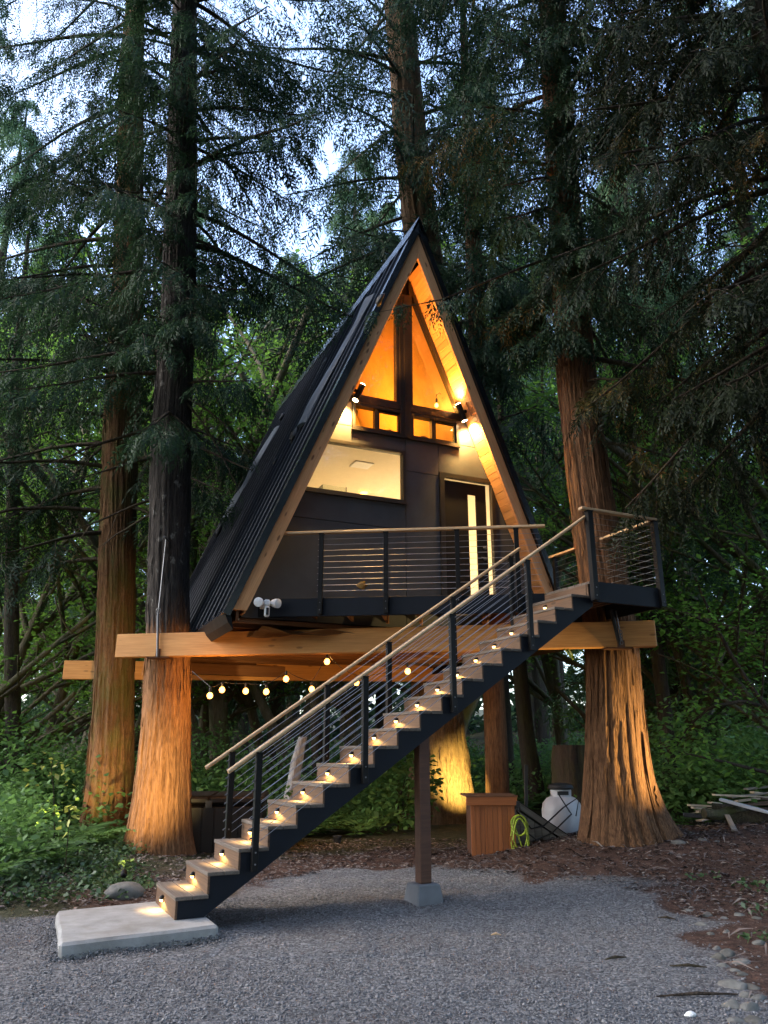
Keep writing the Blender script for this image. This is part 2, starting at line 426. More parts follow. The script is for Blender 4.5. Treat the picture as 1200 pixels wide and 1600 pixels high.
def build_ground():
    xs = np.concatenate([np.linspace(-120, -14, 26)[:-1], np.linspace(-14, -5, 40)[:-1], np.linspace(-5, 6, 110)[:-1], np.linspace(6, 14, 40)[:-1], np.linspace(14, 120, 26)])
    ys = np.concatenate([np.linspace(-60, 2, 26)[:-1], np.linspace(2, 14, 120)[:-1], np.linspace(14, 26, 50)[:-1], np.linspace(26, 140, 40)])
    X, Y = np.meshgrid(xs, ys, indexing='ij'); Z = ground_h(X, Y)
    V = np.stack([X, Y, Z], -1).reshape(-1, 3); a, b = X.shape
    i = np.arange(a - 1)[:, None] * b; j = np.arange(b - 1)[None, :]
    F = np.stack([i + j, i + b + j, i + b + j + 1, i + j + 1], -1).reshape(-1, 4)
    me = mesh_np('ground', V, F, smooth=True)
    g = sstep(-0.35, 0.35, poly_sd(V[:, 0], V[:, 1], GRAVEL) + (vnoise(V * [1.8, 1.8, 0] + 5) - 0.5) * 0.9)
    # bare trodden earth below the house and on the right bank
    d = np.exp(-(((V[:, 0] - 1.6) / 4.2) ** 2 + ((V[:, 1] - 10.3) / 2.6) ** 2) * 1.2)
    d = np.maximum(d, sstep(1.7, 2.8, V[:, 0]) * sstep(13.2, 11.5, V[:, 1]))
    d = np.maximum(d, 0.75 * np.exp(-(((V[:, 0] + 2.6) / 0.7) ** 2 + ((V[:, 1] - 9.3) / 1.2) ** 2)))
    att = me.color_attributes.new('zone', 'FLOAT_COLOR', 'POINT')
    C = np.zeros((len(V), 4), np.float32); C[:, 0] = g; C[:, 1] = np.clip(d * 1.3, 0, 1); C[:, 3] = 1
    att.data.foreach_set('color', C.ravel())
    m, n, out = newmat('ground')
    at_ = nd(n, 'ShaderNodeAttribute', attribute_name='zone'); sp = nd(n, 'ShaderNodeSeparateColor', {0: at_.outputs[0]})
    v = coords(n)
    vo = nd(n, 'ShaderNodeTexVoronoi', {'Vector': v, 'Scale': 46.0})
    vh = nd(n, 'ShaderNodeSeparateColor', {0: vo.outputs['Color']})
    gc = ramp(n, vh.outputs[0], [(0.0, (0.06, 0.061, 0.064)), (0.55, (0.13, 0.131, 0.136)), (1.0, (0.21, 0.212, 0.216))])
    big = noise(n, v, 0.9, 4)
    gc = mixc(n, nd(n, 'ShaderNodeMapRange', {0: big, 1: 0.5, 2: 0.75, 3: 0, 4: 0.45}).outputs[0], gc, (0.10, 0.075, 0.06))
    dn = noise(n, v, 9.0, 8, 0.7); dn2 = noise(n, v, 1.4, 4)
    dc = ramp(n, dn, [(0.3, (0.030, 0.017, 0.012)), (0.55, (0.075, 0.042, 0.030)), (0.75, (0.15, 0.095, 0.07))])
    fc = ramp(n, dn, [(0.32, (0.018, 0.022, 0.010)), (0.55, (0.045, 0.045, 0.02)), (0.75, (0.10, 0.085, 0.05))])
    dm = nd(n, 'ShaderNodeMath', {0: sp.outputs[1], 1: dn2}, operation='ADD').outputs[0]
    dm = nd(n, 'ShaderNodeMapRange', {0: dm, 1: 0.75, 2: 1.05}).outputs[0]
    base = mixc(n, dm, fc, dc)
    gm = nd(n, 'ShaderNodeMath', {0: sp.outputs[0], 1: nd(n, 'ShaderNodeMath', {0: dn, 1: 0.8}, operation='MULTIPLY').outputs[0]}, operation='ADD').outputs[0]
    gm = nd(n, 'ShaderNodeMapRange', {0: gm, 1: 0.78, 2: 1.05}).outputs[0]
    col = mixc(n, gm, base, gc)
    hh = nd(n, 'ShaderNodeMath', {0: vo.outputs['Distance'], 1: -1.0}, operation='MULTIPLY').outputs[0]
    b1 = bumpn(n, hh, 0.7, 0.02); b2 = bumpn(n, dn, 0.8, 0.05, b1)
    bsdf(n, out, col, 0.9, 0, b2, 0.2)
    o = link('ground', me, m); o['kind'] = 'structure'
    return o
build_ground()

def ico(sub=1):
    bm = bmesh.new(); bmesh.ops.create_icosphere(bm, subdivisions=sub, radius=1.0)
    bm.verts.ensure_lookup_table()
    V = np.array([v.co[:] for v in bm.verts]); F = np.array([[v.index for v in f.verts] for f in bm.faces]); bm.free()
    return V, F
def scatter_stones(name, pts, sizes, mat, label, cat):
    # a cheap faceted chip: an octahedron with pushed corners
    O = np.array([(1, 0, 0), (0, 1, 0), (-1, 0, 0), (0, -1, 0), (0, 0, 0.7), (0, 0, -0.7)], float)
    OF = np.array([(0, 1, 4), (1, 2, 4), (2, 3, 4), (3, 0, 4), (1, 0, 5), (2, 1, 5), (3, 2, 5), (0, 3, 5)])
    N = len(pts); V = O[None] * (1 + rng.uniform(-0.35, 0.35, (N, 6, 1))) * (sizes[:, None, None] * rng.uniform(0.6, 1.3, (N, 1, 3)))
    A = rng.normal(size=(N, 4)); A /= np.linalg.norm(A, axis=1)[:, None]; w, x, y, z = A.T
    Rm = np.stack([1 - 2 * (y * y + z * z), 2 * (x * y - z * w), 2 * (x * z + y * w), 2 * (x * y + z * w), 1 - 2 * (x * x + z * z), 2 * (y * z - x * w), 2 * (x * z - y * w), 2 * (y * z + x * w), 1 - 2 * (x * x + y * y)], -1).reshape(N, 3, 3)
    V = np.einsum('nij,nkj->nki', Rm, V) * [1, 1, 0.75] + pts[:, None, :]
    F = (OF[None] + (np.arange(N) * 6)[:, None, None]).reshape(-1, 3)
    o = link(name, mesh_np(name, V.reshape(-1, 3), F), mat); tag(o, label, cat, kind='stuff')
    return o
def stone_mat(name, stops):
    m, n, out = newmat(name); g = n.nodes.new('ShaderNodeNewGeometry')
    c = ramp(n, g.outputs['Random Per Island'], stops)
    f = noise(n, coords(n), 40, 3); c = mixc(n, f, c, (0.14, 0.14, 0.15))
    bsdf(n, out, c, 0.85, 0, None, 0.25)
    return m
M_chip = stone_mat('gravel_chips', [(0.0, (0.055, 0.056, 0.060)), (0.5, (0.14, 0.142, 0.148)), (0.85, (0.21, 0.212, 0.216)), (1.0, (0.33, 0.33, 0.33))])
N = 78000
gx = rng.uniform(-4.6, 3.6, N); gy = 4.3 + 6.3 * rng.random(N) ** 1.5
keep = (poly_sd(gx, gy, GRAVEL) + (vnoise(np.stack([gx * 1.8, gy * 1.8, 0 * gx], -1) + 5) - 0.5) * 0.9 + rng.normal(0, 0.12, N)) > -0.05
keep &= np.abs(gx) < gy * 0.56 + 0.4
keep &= rng.random(N) < 0.30 + 1.1 * sstep(0.35, 0.62, vnoise(np.stack([gx * 0.8, gy * 1.3, 0 * gx + 7], -1)))
gx, gy = gx[keep], gy[keep]
gz_ = ground_h(gx, gy) + 0.002
slab_e = np.array([(-2.46, 6.57), (-1.395, 7.205), (-1.95, 8.42), (-2.99, 7.79)]); slab_c = slab_e.mean(0)
ei = rng.integers(0, 4, 3600); et = rng.random(3600); ep = slab_e[ei] + (slab_e[(ei + 1) % 4] - slab_e[ei]) * et[:, None]
eo = rng.random(3600) ** 2 * 0.16; en = ep - slab_c; en /= np.linalg.norm(en, axis=1)[:, None]; ep = ep + en * (0.01 + eo)[:, None]
eh = ground_h(ep[:, 0], ep[:, 1]) + 0.045 * np.exp(-eo / 0.05) * rng.random(3600) * (0.4 + vnoise(np.stack([ep[:, 0] * 3, ep[:, 1] * 3, 0 * eo], -1)))
gx = np.r_[gx, ep[:, 0]]; gy = np.r_[gy, ep[:, 1]]; gz_ = np.r_[gz_, eh]
scatter_stones('gravel', np.stack([gx, gy, gz_], -1), rng.uniform(0.0045, 0.0095, len(gx)) * rng.choice([0.8, 1, 1.7], len(gx)), M_chip, 'loose grey crushed gravel spread over the drive', 'gravel')

# ------------------------------------------------------------------ trees: shared pieces
def kite(p, d, nrm, L, W):
    s = np.cross(nrm, d); return [p, p + d * L * 0.45 + s * W, p + d * L, p + d * L * 0.45 - s * W]
def make_frond(nseg=9, subs=1, wid=0.022, sag=0.35, seed=1):
    r = np.random.default_rng(seed); V = []; z = np.array([0, 0, 1.0])
    for i in range(nseg + 1):
        t = i / nseg; p = np.array([t, 0, -sag * t * t]); d = np.array([1, 0, -2 * sag * t]); d /= np.linalg.norm(d)
        if i == nseg: V += kite(p - d * 0.1, d, z, 0.24, wid); break
        for sgn in (-1, 1):
            ang = R_(50 - 18 * t + r.uniform(-16, 16)); L = (0.40 * (1 - t) ** 0.7 * min(1, 0.45 + 3 * t) + 0.07) * r.uniform(0.55, 1.25)
            e = d * math.cos(ang) + np.array([0, sgn, 0]) * math.sin(ang) + np.array([0, 0, -0.55 * r.random()]); e /= np.linalg.norm(e)
            V += kite(p, e, z, L, wid)
            for k in range(subs):
                q = p + e * L * (0.35 + 0.3 * k); e2 = e * 0.7 + d * 0.75 + np.array([0, 0, -0.15]); e2 /= np.linalg.norm(e2)
                V += kite(q, e2, z, L * 0.5, wid * 0.8)
    V = np.array(V); F = np.arange(len(V)).reshape(-1, 4)
    return V, F
FROND_HERO = [make_frond(6, 1, 0.032, 0.40, s) for s in (1, 2, 3, 8)]
FROND_BG = [make_frond(7, 0, 0.030, 0.45, s) for s in (4, 5, 6)]
def place_fronds(lib, P, D, U, S):
    P, D, U, S = map(np.asarray, (P, D, U, S)); k = len(P); Vs = []; Fs = []; off = 0
    D = D / (np.linalg.norm(D, axis=1)[:, None] + 1e-9)
    Yv = np.cross(U, D); Yv /= np.linalg.norm(Yv, axis=1)[:, None] + 1e-9; Zv = np.cross(D, Yv)
    ch = rng.integers(0, len(lib), k)
    for li, (fv, ff) in enumerate(lib):
        s = ch == li
        if not s.any(): continue
        W = P[s][:, None, :] + S[s][:, None, None] * (fv[None, :, 0:1] * D[s][:, None] + fv[None, :, 1:2] * Yv[s][:, None] + fv[None, :, 2:3] * Zv[s][:, None])
        F = ff[None] + (np.arange(s.sum()) * len(fv))[:, None, None] + off
        Vs.append(W.reshape(-1, 3)); Fs.append(F.reshape(-1, 4)); off += W.shape[0] * W.shape[1]
    return np.concatenate(Vs), np.concatenate(Fs)
class Crown:
    def __init__(s): s.tv = []; s.tf = []; s.n = 0; s.P = []; s.D = []; s.U = []; s.S = []
    def tube(s, pts, rad, n=5):
        V, F = tube_np(pts, rad, n); s.tv.append(V); s.tf.append(F + s.n); s.n += len(V)
    def frond(s, p, d, u, sc_): s.P.append(p); s.D.append(d); s.U.append(u); s.S.append(sc_)
    def limb(s, p0, az, L, elev, droop, ntw, nfr, fsize, r0=None, lift=0.25, bare=0.2, twl=0.33, wob=0.12, tn=5, foliage=1.0):
        k = 9; t = np.linspace(0, 1, k); h = np.array([math.cos(az), math.sin(az), 0.0])
        sd = np.array([-h[1], h[0], 0.0])
        z = L * (math.tan(elev) * t - droop * t ** 1.6 + lift * droop * np.maximum(0, t - 0.6) ** 2 * 4)
        w = L * wob * (np.cumsum(rng.normal(0, 0.5, k)) / k)
        pts = np.asarray(p0) + np.outer(t * L * 0.95, h) + np.outer(w * t, sd) + np.outer(z, [0, 0, 1.0])
        r0 = r0 or (0.012 + 0.012 * L); s.tube(pts, r0 * (1 - 0.85 * t) + 0.003, tn)
        s.dress(pts, ntw, nfr, fsize, L * twl, bare, foliage)
    def dress(s, pts, ntw, nfr, fsize, tl, bare=0.2, foliage=1.0):
        pts = np.asarray(pts); k = len(pts)
        for i in range(ntw):
            if rng.random() > foliage: continue
            u = bare + (1 - bare) * (i + rng.random()) / ntw; x = min(u, 0.999) * (k - 1); a = int(x); f = x - a
            p = pts[a] * (1 - f) + pts[a + 1] * f; d = pts[a + 1] - pts[a]; d = d / (np.linalg.norm(d) + 1e-9)
            side = np.cross(d, [0, 0, 1.0]); side /= np.linalg.norm(side) + 1e-9
            sg = 1 if i % 2 else -1
            l2 = tl * (1.15 - 0.75 * u) * rng.uniform(0.6, 1.2) + 0.12
            e = side * sg * rng.uniform(0.5, 1.0) + d * rng.uniform(0.4, 0.9) + np.array([0, 0, -rng.uniform(0.05, 0.5)]); e /= np.linalg.norm(e)
            tt = np.linspace(0, 1, 4)
            tw = p + np.outer(tt * l2, e) + np.outer(-0.35 * l2 * tt ** 2, [0, 0, 1.0])
            s.tube(tw, 0.006 * (1 - 0.7 * tt) + 0.0015, 3)
            for j in range(nfr):
                q = tw[0] + (j + 0.6 + rng.random() * 0.5) / nfr * (tw[-1] - tw[0]); sg2 = 1 if j % 2 else -1
                e3 = e * rng.uniform(0.3, 0.9) + np.cross(e, [0, 0, 1.0]) * sg2 * rng.uniform(0.3, 0.9) + np.array([0, 0, -rng.uniform(0.05, 0.85)])
                s.frond(q, e3, np.array([rng.normal(0, 0.35), rng.normal(0, 0.35), 1.0]), fsize * rng.uniform(0.65, 1.25))
            s.frond(tw[-1], e + np.array([0, 0, -0.5]), np.array([rng.normal(0, 0.3), rng.normal(0, 0.3), 1.0]), fsize * rng.uniform(0.8, 1.2))
    def mesh(s, name, lib, bark, leaf):
        TV = np.concatenate(s.tv); TF = np.concatenate(s.tf); V = TV; F = TF; mi = np.zeros(len(TF), int)
        if s.P:
            LV, LF = place_fronds(lib, s.P, s.D, s.U, s.S)
            V = np.concatenate([TV, LV]); F = np.concatenate([TF, LF + len(TV)]); mi = np.concatenate([mi, np.ones(len(LF), int)])
        me = mesh_np(name, V, F, mi); me.materials.append(bark); me.materials.append(leaf)
        return me

def trunk_mesh(name, path, ns=40, nr=160, ridge=0.05, lobes=None, seed=0, freq=9, rough=0.0, zlobe=1.2, deep=0.0, strips=0, smax=11.0, flute=1.0):
    """path: rows (x, y, z, radius); bark ridges run up the trunk"""
    P = np.asarray(path, float); z = np.linspace(0, 1, nr) ** 1.3
    src = np.cumsum(np.r_[0, np.linalg.norm(np.diff(P[:, :3], axis=0), axis=1)]); src /= src[-1]
    Q = np.stack([np.interp(z, src, P[:, i]) for i in range(4)], -1)
    k = np.ones(5) / 5
    for i in range(4):
        pad = np.pad(Q[:, i], 2, mode='edge'); Q[:, i] = np.convolve(pad, k, 'valid')
    th = np.arange(ns) * 2 * np.pi / ns
    c, s_ = np.cos(th), np.sin(th)
    G = np.stack([np.broadcast_to(c * freq * 0.45, (nr, ns)) + seed * 7.1, np.broadcast_to(s_ * freq * 0.45, (nr, ns)) + 20.3, np.broadcast_to((Q[:, 2] * 0.55)[:, None], (nr, ns)) + 11], -1)
    n1 = vnoise(G) - 0.5; n2 = vnoise(G * [2.6, 2.6, 1.7] + 31) - 0.5
    n3 = vnoise(G * [5.5, 5.5, 4.0] + 17) - 0.5
    m = 1 + ridge * 2.0 * n1 + ridge * 2.2 * n2 + (rough + ridge * 0.9) * n3 - deep * np.clip(0.16 - np.abs(n2), 0, 1) * 6
    if lobes is not None:
        hgt = np.clip((Q[:, 2] - P[0, 2]) / zlobe, 0, 4)
        lob = sum(a * np.maximum(0, np.cos((th - R_(ph)) * 1.0)) ** p for ph, a, p in lobes) - 0.10
        m = m + np.exp(-hgt * 1.6)[:, None] * lob[None, :] + np.exp(-hgt * 0.55)[:, None] * flute * (-0.22 * (1 - np.abs(np.sin(th * 2.5 + 0.9 + 0.9 * np.sin(th * 2 + seed) + 0.5 * np.sin(5 * th)))) ** 6)[None, :]
    r = Q[:, 3][:, None] * m
    V = np.stack([Q[:, 0][:, None] + r * c, Q[:, 1][:, None] + r * s_, np.broadcast_to(Q[:, 2][:, None], r.shape)], -1).reshape(-1, 3)
    i = np.arange(nr - 1)[:, None] * ns; j = np.arange(ns)[None, :]; j2 = (j + 1) % ns
    F = np.stack([i + j, i + j2, i + ns + j2, i + ns + j], -1).reshape(-1, 4)
    if strips:
        r_ = np.random.default_rng(seed + 50); VV = [V]; FF = [F]; n0 = len(V); zz = Q[:, 2]; Vg = V.reshape(nr, ns, 3)
        for q in range(strips):
            L = r_.uniform(0.25, 1.1); zc = r_.uniform(zz[0] + 0.3, min(zz[-1] - 2, zz[0] + smax)); k6 = 7
            zs_ = np.linspace(zc, zc + L, k6); th0 = r_.uniform(0, ns); wv = r_.uniform(0.012, 0.032); lift = r_.uniform(0.004, 0.03) * (r_.random() < 0.6)
            tt = np.linspace(0, 1, k6); ii = np.clip(np.interp(zs_, zz, np.arange(nr)), 0, nr - 1.01); i0 = ii.astype(int); fi = (ii - i0)[:, None]
            jj_ = (th0 + np.cumsum(r_.normal(0, 0.25, k6))) % ns; j0 = jj_.astype(int) % ns
            cpt = Vg[i0, j0] * (1 - fi) + Vg[i0 + 1, j0] * fi; ax = np.stack([np.interp(zs_, zz, Q[:, 0]), np.interp(zs_, zz, Q[:, 1]), zs_], -1)
            nn = cpt - ax; nn /= np.linalg.norm(nn, axis=1)[:, None]; tn = np.cross(nn, [0, 0, 1.0])
            off = 0.010 + lift * np.maximum(0, (tt - 0.6) if r_.random() < 0.5 else (0.4 - tt)) * 2.5
            wd = wv * np.sin(np.clip(tt * 0.86 + 0.07, 0, 1) * np.pi) ** 0.6
            A_ = cpt + nn * (off - 0.006)[:, None] + tn * wd[:, None]; B_ = cpt + nn * off[:, None]; C_ = cpt + nn * (off - 0.006)[:, None] - tn * wd[:, None]
            VV.append(np.stack([A_, B_, C_], 1).reshape(-1, 3)); a6 = np.arange(k6 - 1)[:, None] * 3 + n0; b6 = np.arange(2)[None, :]
            FF.append(np.stack([a6 + b6, a6 + b6 + 1, a6 + b6 + 4, a6 + b6 + 3], -1).reshape(-1, 4)); n0 += k6 * 3
        V = np.concatenate(VV); F = np.concatenate(FF)
    return mesh_np(name, V, F, smooth=True)
def path_px(rows, Y, ztop=None, dz=-0.3):
    out = []
    for py, c, hw in rows:
        p = at(c, py, Y); out.append((p[0], p[1], p[2], hw * ppm(py, Y)))
    out.sort(key=lambda q: q[2])
    b = out[0]; out.insert(0, (b[0], b[1], b[2] + dz, b[3] * 1.12))
    if ztop:
        a, b = out[-2], out[-1]; k = (ztop - b[2]) / max(0.5, (b[2] - a[2]))
        out.append((b[0] + (b[0] - a[0]) * k * 0.5, b[1], ztop, b[3] * 0.25))
    return out
def path_at(path, z):
    P = np.asarray(path); return np.array([np.interp(z, P[:, 2], P[:, i]) for i in (0, 1)] + [z])

# ------------------------------------------------------------------ the treehouse
HA = R_(24.0); OX, OY = 0.49198, 11.42877
W_, ZB, HH = 2.765, 3.33, 6.62
ZA = ZB + HH; PROW = 0.22; YB = 7.55; ZD = 3.55; YW = 0.27
SL = math.hypot(W_, HH); ND = (HH / SL, W_ / SL)            # roof normal: x outwards, z up
def h2w(x, y, z): return np.array([OX + math.cos(HA) * x - math.sin(HA) * y, OY + math.sin(HA) * x + math.cos(HA) * y, z])
def rp(side, t, off, y=None):
    """point of the roof: t 0 at the eave, 1 at the ridge; off outwards; y None = front edge"""
    y = -PROW * t if y is None else y
    return np.array([side * (W_ * (1 - t) + ND[0] * off), y, ZB + HH * t + ND[1] * off])
house = thing('treehouse', 'black A-frame treehouse with orange lit gable, standing on beams between cedar trees', 'treehouse', (OX, OY, 0), HA)

def clip_poly(P, planes):
    for a, b, c in planes:               # keep a*x + b*z <= c
        Q = []
        for (x0, z0), (x1, z1) in zip(P, P[1:] + P[:1]):
            d0, d1 = a * x0 + b * z0 - c, a * x1 + b * z1 - c
            if d0 <= 0: Q.append((x0, z0))
            if d0 * d1 < 0: k = d0 / (d0 - d1); Q.append((x0 + (x1 - x0) * k, z0 + (z1 - z0) * k))
        P = Q
        if not P: return P
    return P
INOFF = 0.18
HWI = INOFF / ND[0]
def hw(z): return W_ * (1 - (z - ZB) / HH) - HWI
def roofplanes(margin=0.0):
    # |x| <= hw(z) - margin
    k = W_ / HH; c = W_ + ZB * k - HWI - margin
    return [(1, k, c), (-1, k, c)]

# roof slopes with standing seams
for side, nm in ((-1, 'left'), (1, 'right')):
    m = MB()
    ft = [rp(side, -0.012, 0.005), rp(side, 1.0, 0.005), rp(side, 1.0, 0.085), rp(side, -0.012, 0.085)]
    ft = [p + np.array([0, -0.035, 0]) for p in ft]
    if True:                              # ridge ends meet on the centre line
        ft[1] = np.array([0, -PROW - 0.035, ZA + 0.005 / ND[1]]); ft[2] = np.array([0, -PROW - 0.035, ZA + 0.085 / ND[1]])
    bk = [np.array([p[0], YB + (0.22 if i in (1, 2) else 0), p[2]]) for i, p in enumerate(ft)]
    m.prism(ft, bk)
    roof = m.build('roof', M_roof, house, label='black metal roof slope with standing seams' if side < 0 else 'black metal roof slope on the side away from the viewer')
    trim = MB()                           # folded edge trim along the gable
    for (o0, o1, y0, y1) in ((0.086, 0.105, -0.045, 0.11), (0.004, 0.105, -0.052, -0.037)):
        A = [rp(side, -0.015, o0), rp(side, -0.015, o1), rp(side, 0.995, o1), rp(side, 0.995, o0)]
        trim.prism([p + [0, y0, 0] for p in A], [p + [0, y1, 0] for p in A])
    trim.build('edge_trim', M_roof, roof)
    ns = 19; sw = 0.009
    for i in range(ns):
        y = 0.16 + i * (YB - 0.25) / (ns - 1)
        b0, b1 = rp(side, -0.01, 0.084, y), rp(side, 0.996, 0.084, y - 0.0)
        d = b1 - b0
        nv = np.array([side * ND[0], 0, ND[1]])
        prof = [(-sw * 2.2, 0), (-sw, 0.006), (-sw, 0.040), (-sw * 0.4, 0.046), (sw * 0.4, 0.046), (sw, 0.040), (sw, 0.006), (sw * 2.2, 0)]
        A = [b0 + np.array([0, a, 0]) + nv * b for a, b in prof]; B = [b1 + np.array([0, a, 0]) + nv * b for a, b in prof]
        MB().prism(A, B).build('roof_seam', M_seam, roof)
    # eave fascia and its timber below the roof edge
    e0, e1 = rp(side, 0.0, -0.16, 0.07), rp(side, 0.0, -0.16, YB - 0.05)
    MB().prism([rp(side, -0.012, 0.084, 0.0), rp(side, -0.012, -0.02, 0.0), rp(side, 0.0, -0.02, 0.0) + [0, 0, -0.26], rp(side, 0.0, 0.06, 0.0) + [0, 0, -0.20]],
               [rp(side, -0.012, 0.084, YB), rp(side, -0.012, -0.02, YB), rp(side, 0.0, -0.02, YB) + [0, 0, -0.26], rp(side, 0.0, 0.06, YB) + [0, 0, -0.20]]).build('eave_fascia', M_black, roof)
ridge = MB()
for side in (-1, 1):
    A = [np.array([0, -PROW - 0.06, ZA + 0.125 / ND[1]]), rp(side, 0.975, 0.125) + [0, -0.06, 0], rp(side, 0.975, 0.112) + [0, -0.06, 0], np.array([0, -PROW - 0.06, ZA + 0.112 / ND[1]])]
    ridge.prism(A, [np.array([p[0], YB + 0.25, p[2]]) for p in A])
ridge.build('ridge_cap', M_roof, house)

# rake boards, front and back
for side in (-1, 1):
    for front in (True, False):
        o0, o1 = 0.0, -INOFF
        zc = ZB + 0.0
        def cut(off, t): return rp(side, t, off)
        # outer and inner lines cut level at the foot and plumb at the ridge
        tin = -INOFF * ND[1] / HH; 
        foot_o = rp(side, 0.0, 0.0); ti = (INOFF * ND[1]) / HH; foot_i = rp(side, ti, -INOFF)
        top_o = np.array([0.0, -PROW, ZA]); tt = 1 - (INOFF / ND[0]) / W_; top_i = np.array([0.0, -PROW * tt, ZB + HH * tt + -INOFF * ND[1] + 0.0])
        top_i[2] = ZA - INOFF / ND[1]
        P = [foot_o, foot_i, top_i, top_o]
        P = [p + [side * (0.0015 if i > 1 else 0), 0, 0] for i, p in enumerate(P)]
        if front: A = P; B = [p + [0, 0.05, 0] for p in P]
        else: A = [np.array([p[0], YB - p[1] - 0.07, p[2]]) for p in P]; B = [p + [0, 0.05, 0] for p in A]
        # own axes along the board, so that the grain follows it
        c = sum(A) / 4; Mx = axes_mat(c, P[3] - P[0], (0, -1, 0)); Mi = Mx.inverted()
        mb = MB().prism([np.array(Mi @ Vector(p)) for p in A], [np.array(Mi @ Vector(p)) for p in B])
        mb.build('rake_board', M_fir, house, mw=Mx, bevel=0.006, label='knotty cedar rake board along the gable edge')

# soffit boards under both overhangs
nb = 58
for side in (-1, 1):
    lo, hi = 0.005, 1 - (INOFF / ND[0]) / W_ - 0.002
    back = MB(); A = [rp(side, lo, -INOFF + 0.025), rp(side, hi, -INOFF + 0.025), rp(side, hi, -INOFF + 0.035), rp(side, lo, -INOFF + 0.035)]
    A = [p + [0, 0.06, 0] for p in A]
    back.prism(A, [np.array([p[0], YW - 0.002, p[2]]) for p in A])
    sof = back.build('soffit', M_joist, house)
    for i in range(nb):
        t0 = lo + (hi - lo) * i / nb; t1 = lo + (hi - lo) * (i + 1) / nb; g = 0.0035 / SL; pr = rng.uniform(0, 0.0035)
        tm = (t0 + t1) / 2
        y0 = -PROW * tm + 0.052; L = YW - 0.003 - y0
        c = rp(side, tm, -INOFF + 0.012 - pr, (y0 + YW - 0.003) / 2)
        me = bevbox((round(L, 3), round((t1 - t0 - g) * SL, 4), 0.02), 0.003)
        key = (me.name, 'c')
        if key not in _bm_mats:
            m2 = me.copy(); m2.materials.clear(); m2.materials.append(M_cedar); _bm_mats[key] = m2
        link('soffit_board', _bm_mats[key], None, sof, axes_mat(c, (0, 1, 0), (side * ND[0], 0, ND[1])))

# front wall panels (a joint gap of 8 mm between them)
XJ = -0.04; G = 0.006
panels = [
    [(-3, 3.28), (XJ - G, 3.28), (XJ - G, 4.82 - G), (-3, 4.82 - G)],
    [(-3, 4.82 + G), (XJ - G, 4.82 + G), (XJ - G, 5.25), (-3, 5.25)],
    [(-3, 6.14), (XJ - G, 6.14), (XJ - G, 6.372), (-0.98, 6.372), (-0.98, 6.42 - G), (-3, 6.42 - G)],
    [(-3, 6.42 + G), (-0.98, 6.42 + G), (-0.98, 6.915), (-3, 6.915)],
    [(XJ + G, 3.28), (0.56, 3.28), (0.56, 5.81 - G), (XJ + G, 5.81 - G)],
    [(XJ + G, 5.81 + G), (0.56, 5.81 + G), (0.56, 6.372), (XJ + G, 6.372)],
    [(0.568, 5.88), (3, 5.88), (3, 6.42 - G), (0.96, 6.42 - G), (0.96, 6.372), (0.568, 6.372)],
    [(0.96, 6.42 + G), (3, 6.42 + G), (3, 6.915), (0.96, 6.915)],
    [(1.612, 3.28), (3, 3.28), (3, 5.872), (1.612, 5.872)],
    [(0.568, 3.28), (1.604, 3.28), (1.604, 3.54), (0.568, 3.54)],
]
for P in panels:
    # the small notches above make a few of these concave: split at the notch
    parts = [P]
    if len(P) == 6:
        xs = sorted(set(round(p[0], 3) for p in P)); zs = sorted(set(round(p[1], 3) for p in P))
    Q = clip_poly(P, roofplanes(0.004))
    if len(Q) < 3: continue
    MB().prism([(x, YW, z) for x, z in Q], [(x, YW + 0.02, z) for x, z in Q]).build('siding_panel', M_side, house, bevel=0.0)
# framed backing behind the joints, with the window and door openings left open
back = MB()
def wbox(mb, x0, x1, z0, z1, y0, y1): mb.box(((x0 + x1) / 2, (y0 + y1) / 2, (z0 + z1) / 2), (x1 - x0, y1 - y0, z1 - z0))
def wall_clip(mb, x0, x1, z0, z1, y0, y1):
    Q = clip_poly([(x0, z0), (x1, z0), (x1, z1), (x0, z1)], roofplanes(0.002))
    if len(Q) >= 3: mb.prism([(x, y0, z) for x, z in Q], [(x, y1, z) for x, z in Q])
for x0, x1, z0, z1 in ((-3, 0.56, 3.28, 5.24), (-0.06, 0.56, 5.24, 6.36), (-3, 0.56, 6.15, 6.36), (-3, -0.985, 6.36, 6.91), (0.965, 3, 6.36, 6.91), (0.575, 3, 5.885, 6.36), (1.615, 3, 3.28, 5.885), (-0.07, 0.04, 6.36, 9.4)):
    wall_clip(back, x0, x1, z0, z1, YW + 0.022, YW + 0.11)
back.build('wall_backing', M_black, house)

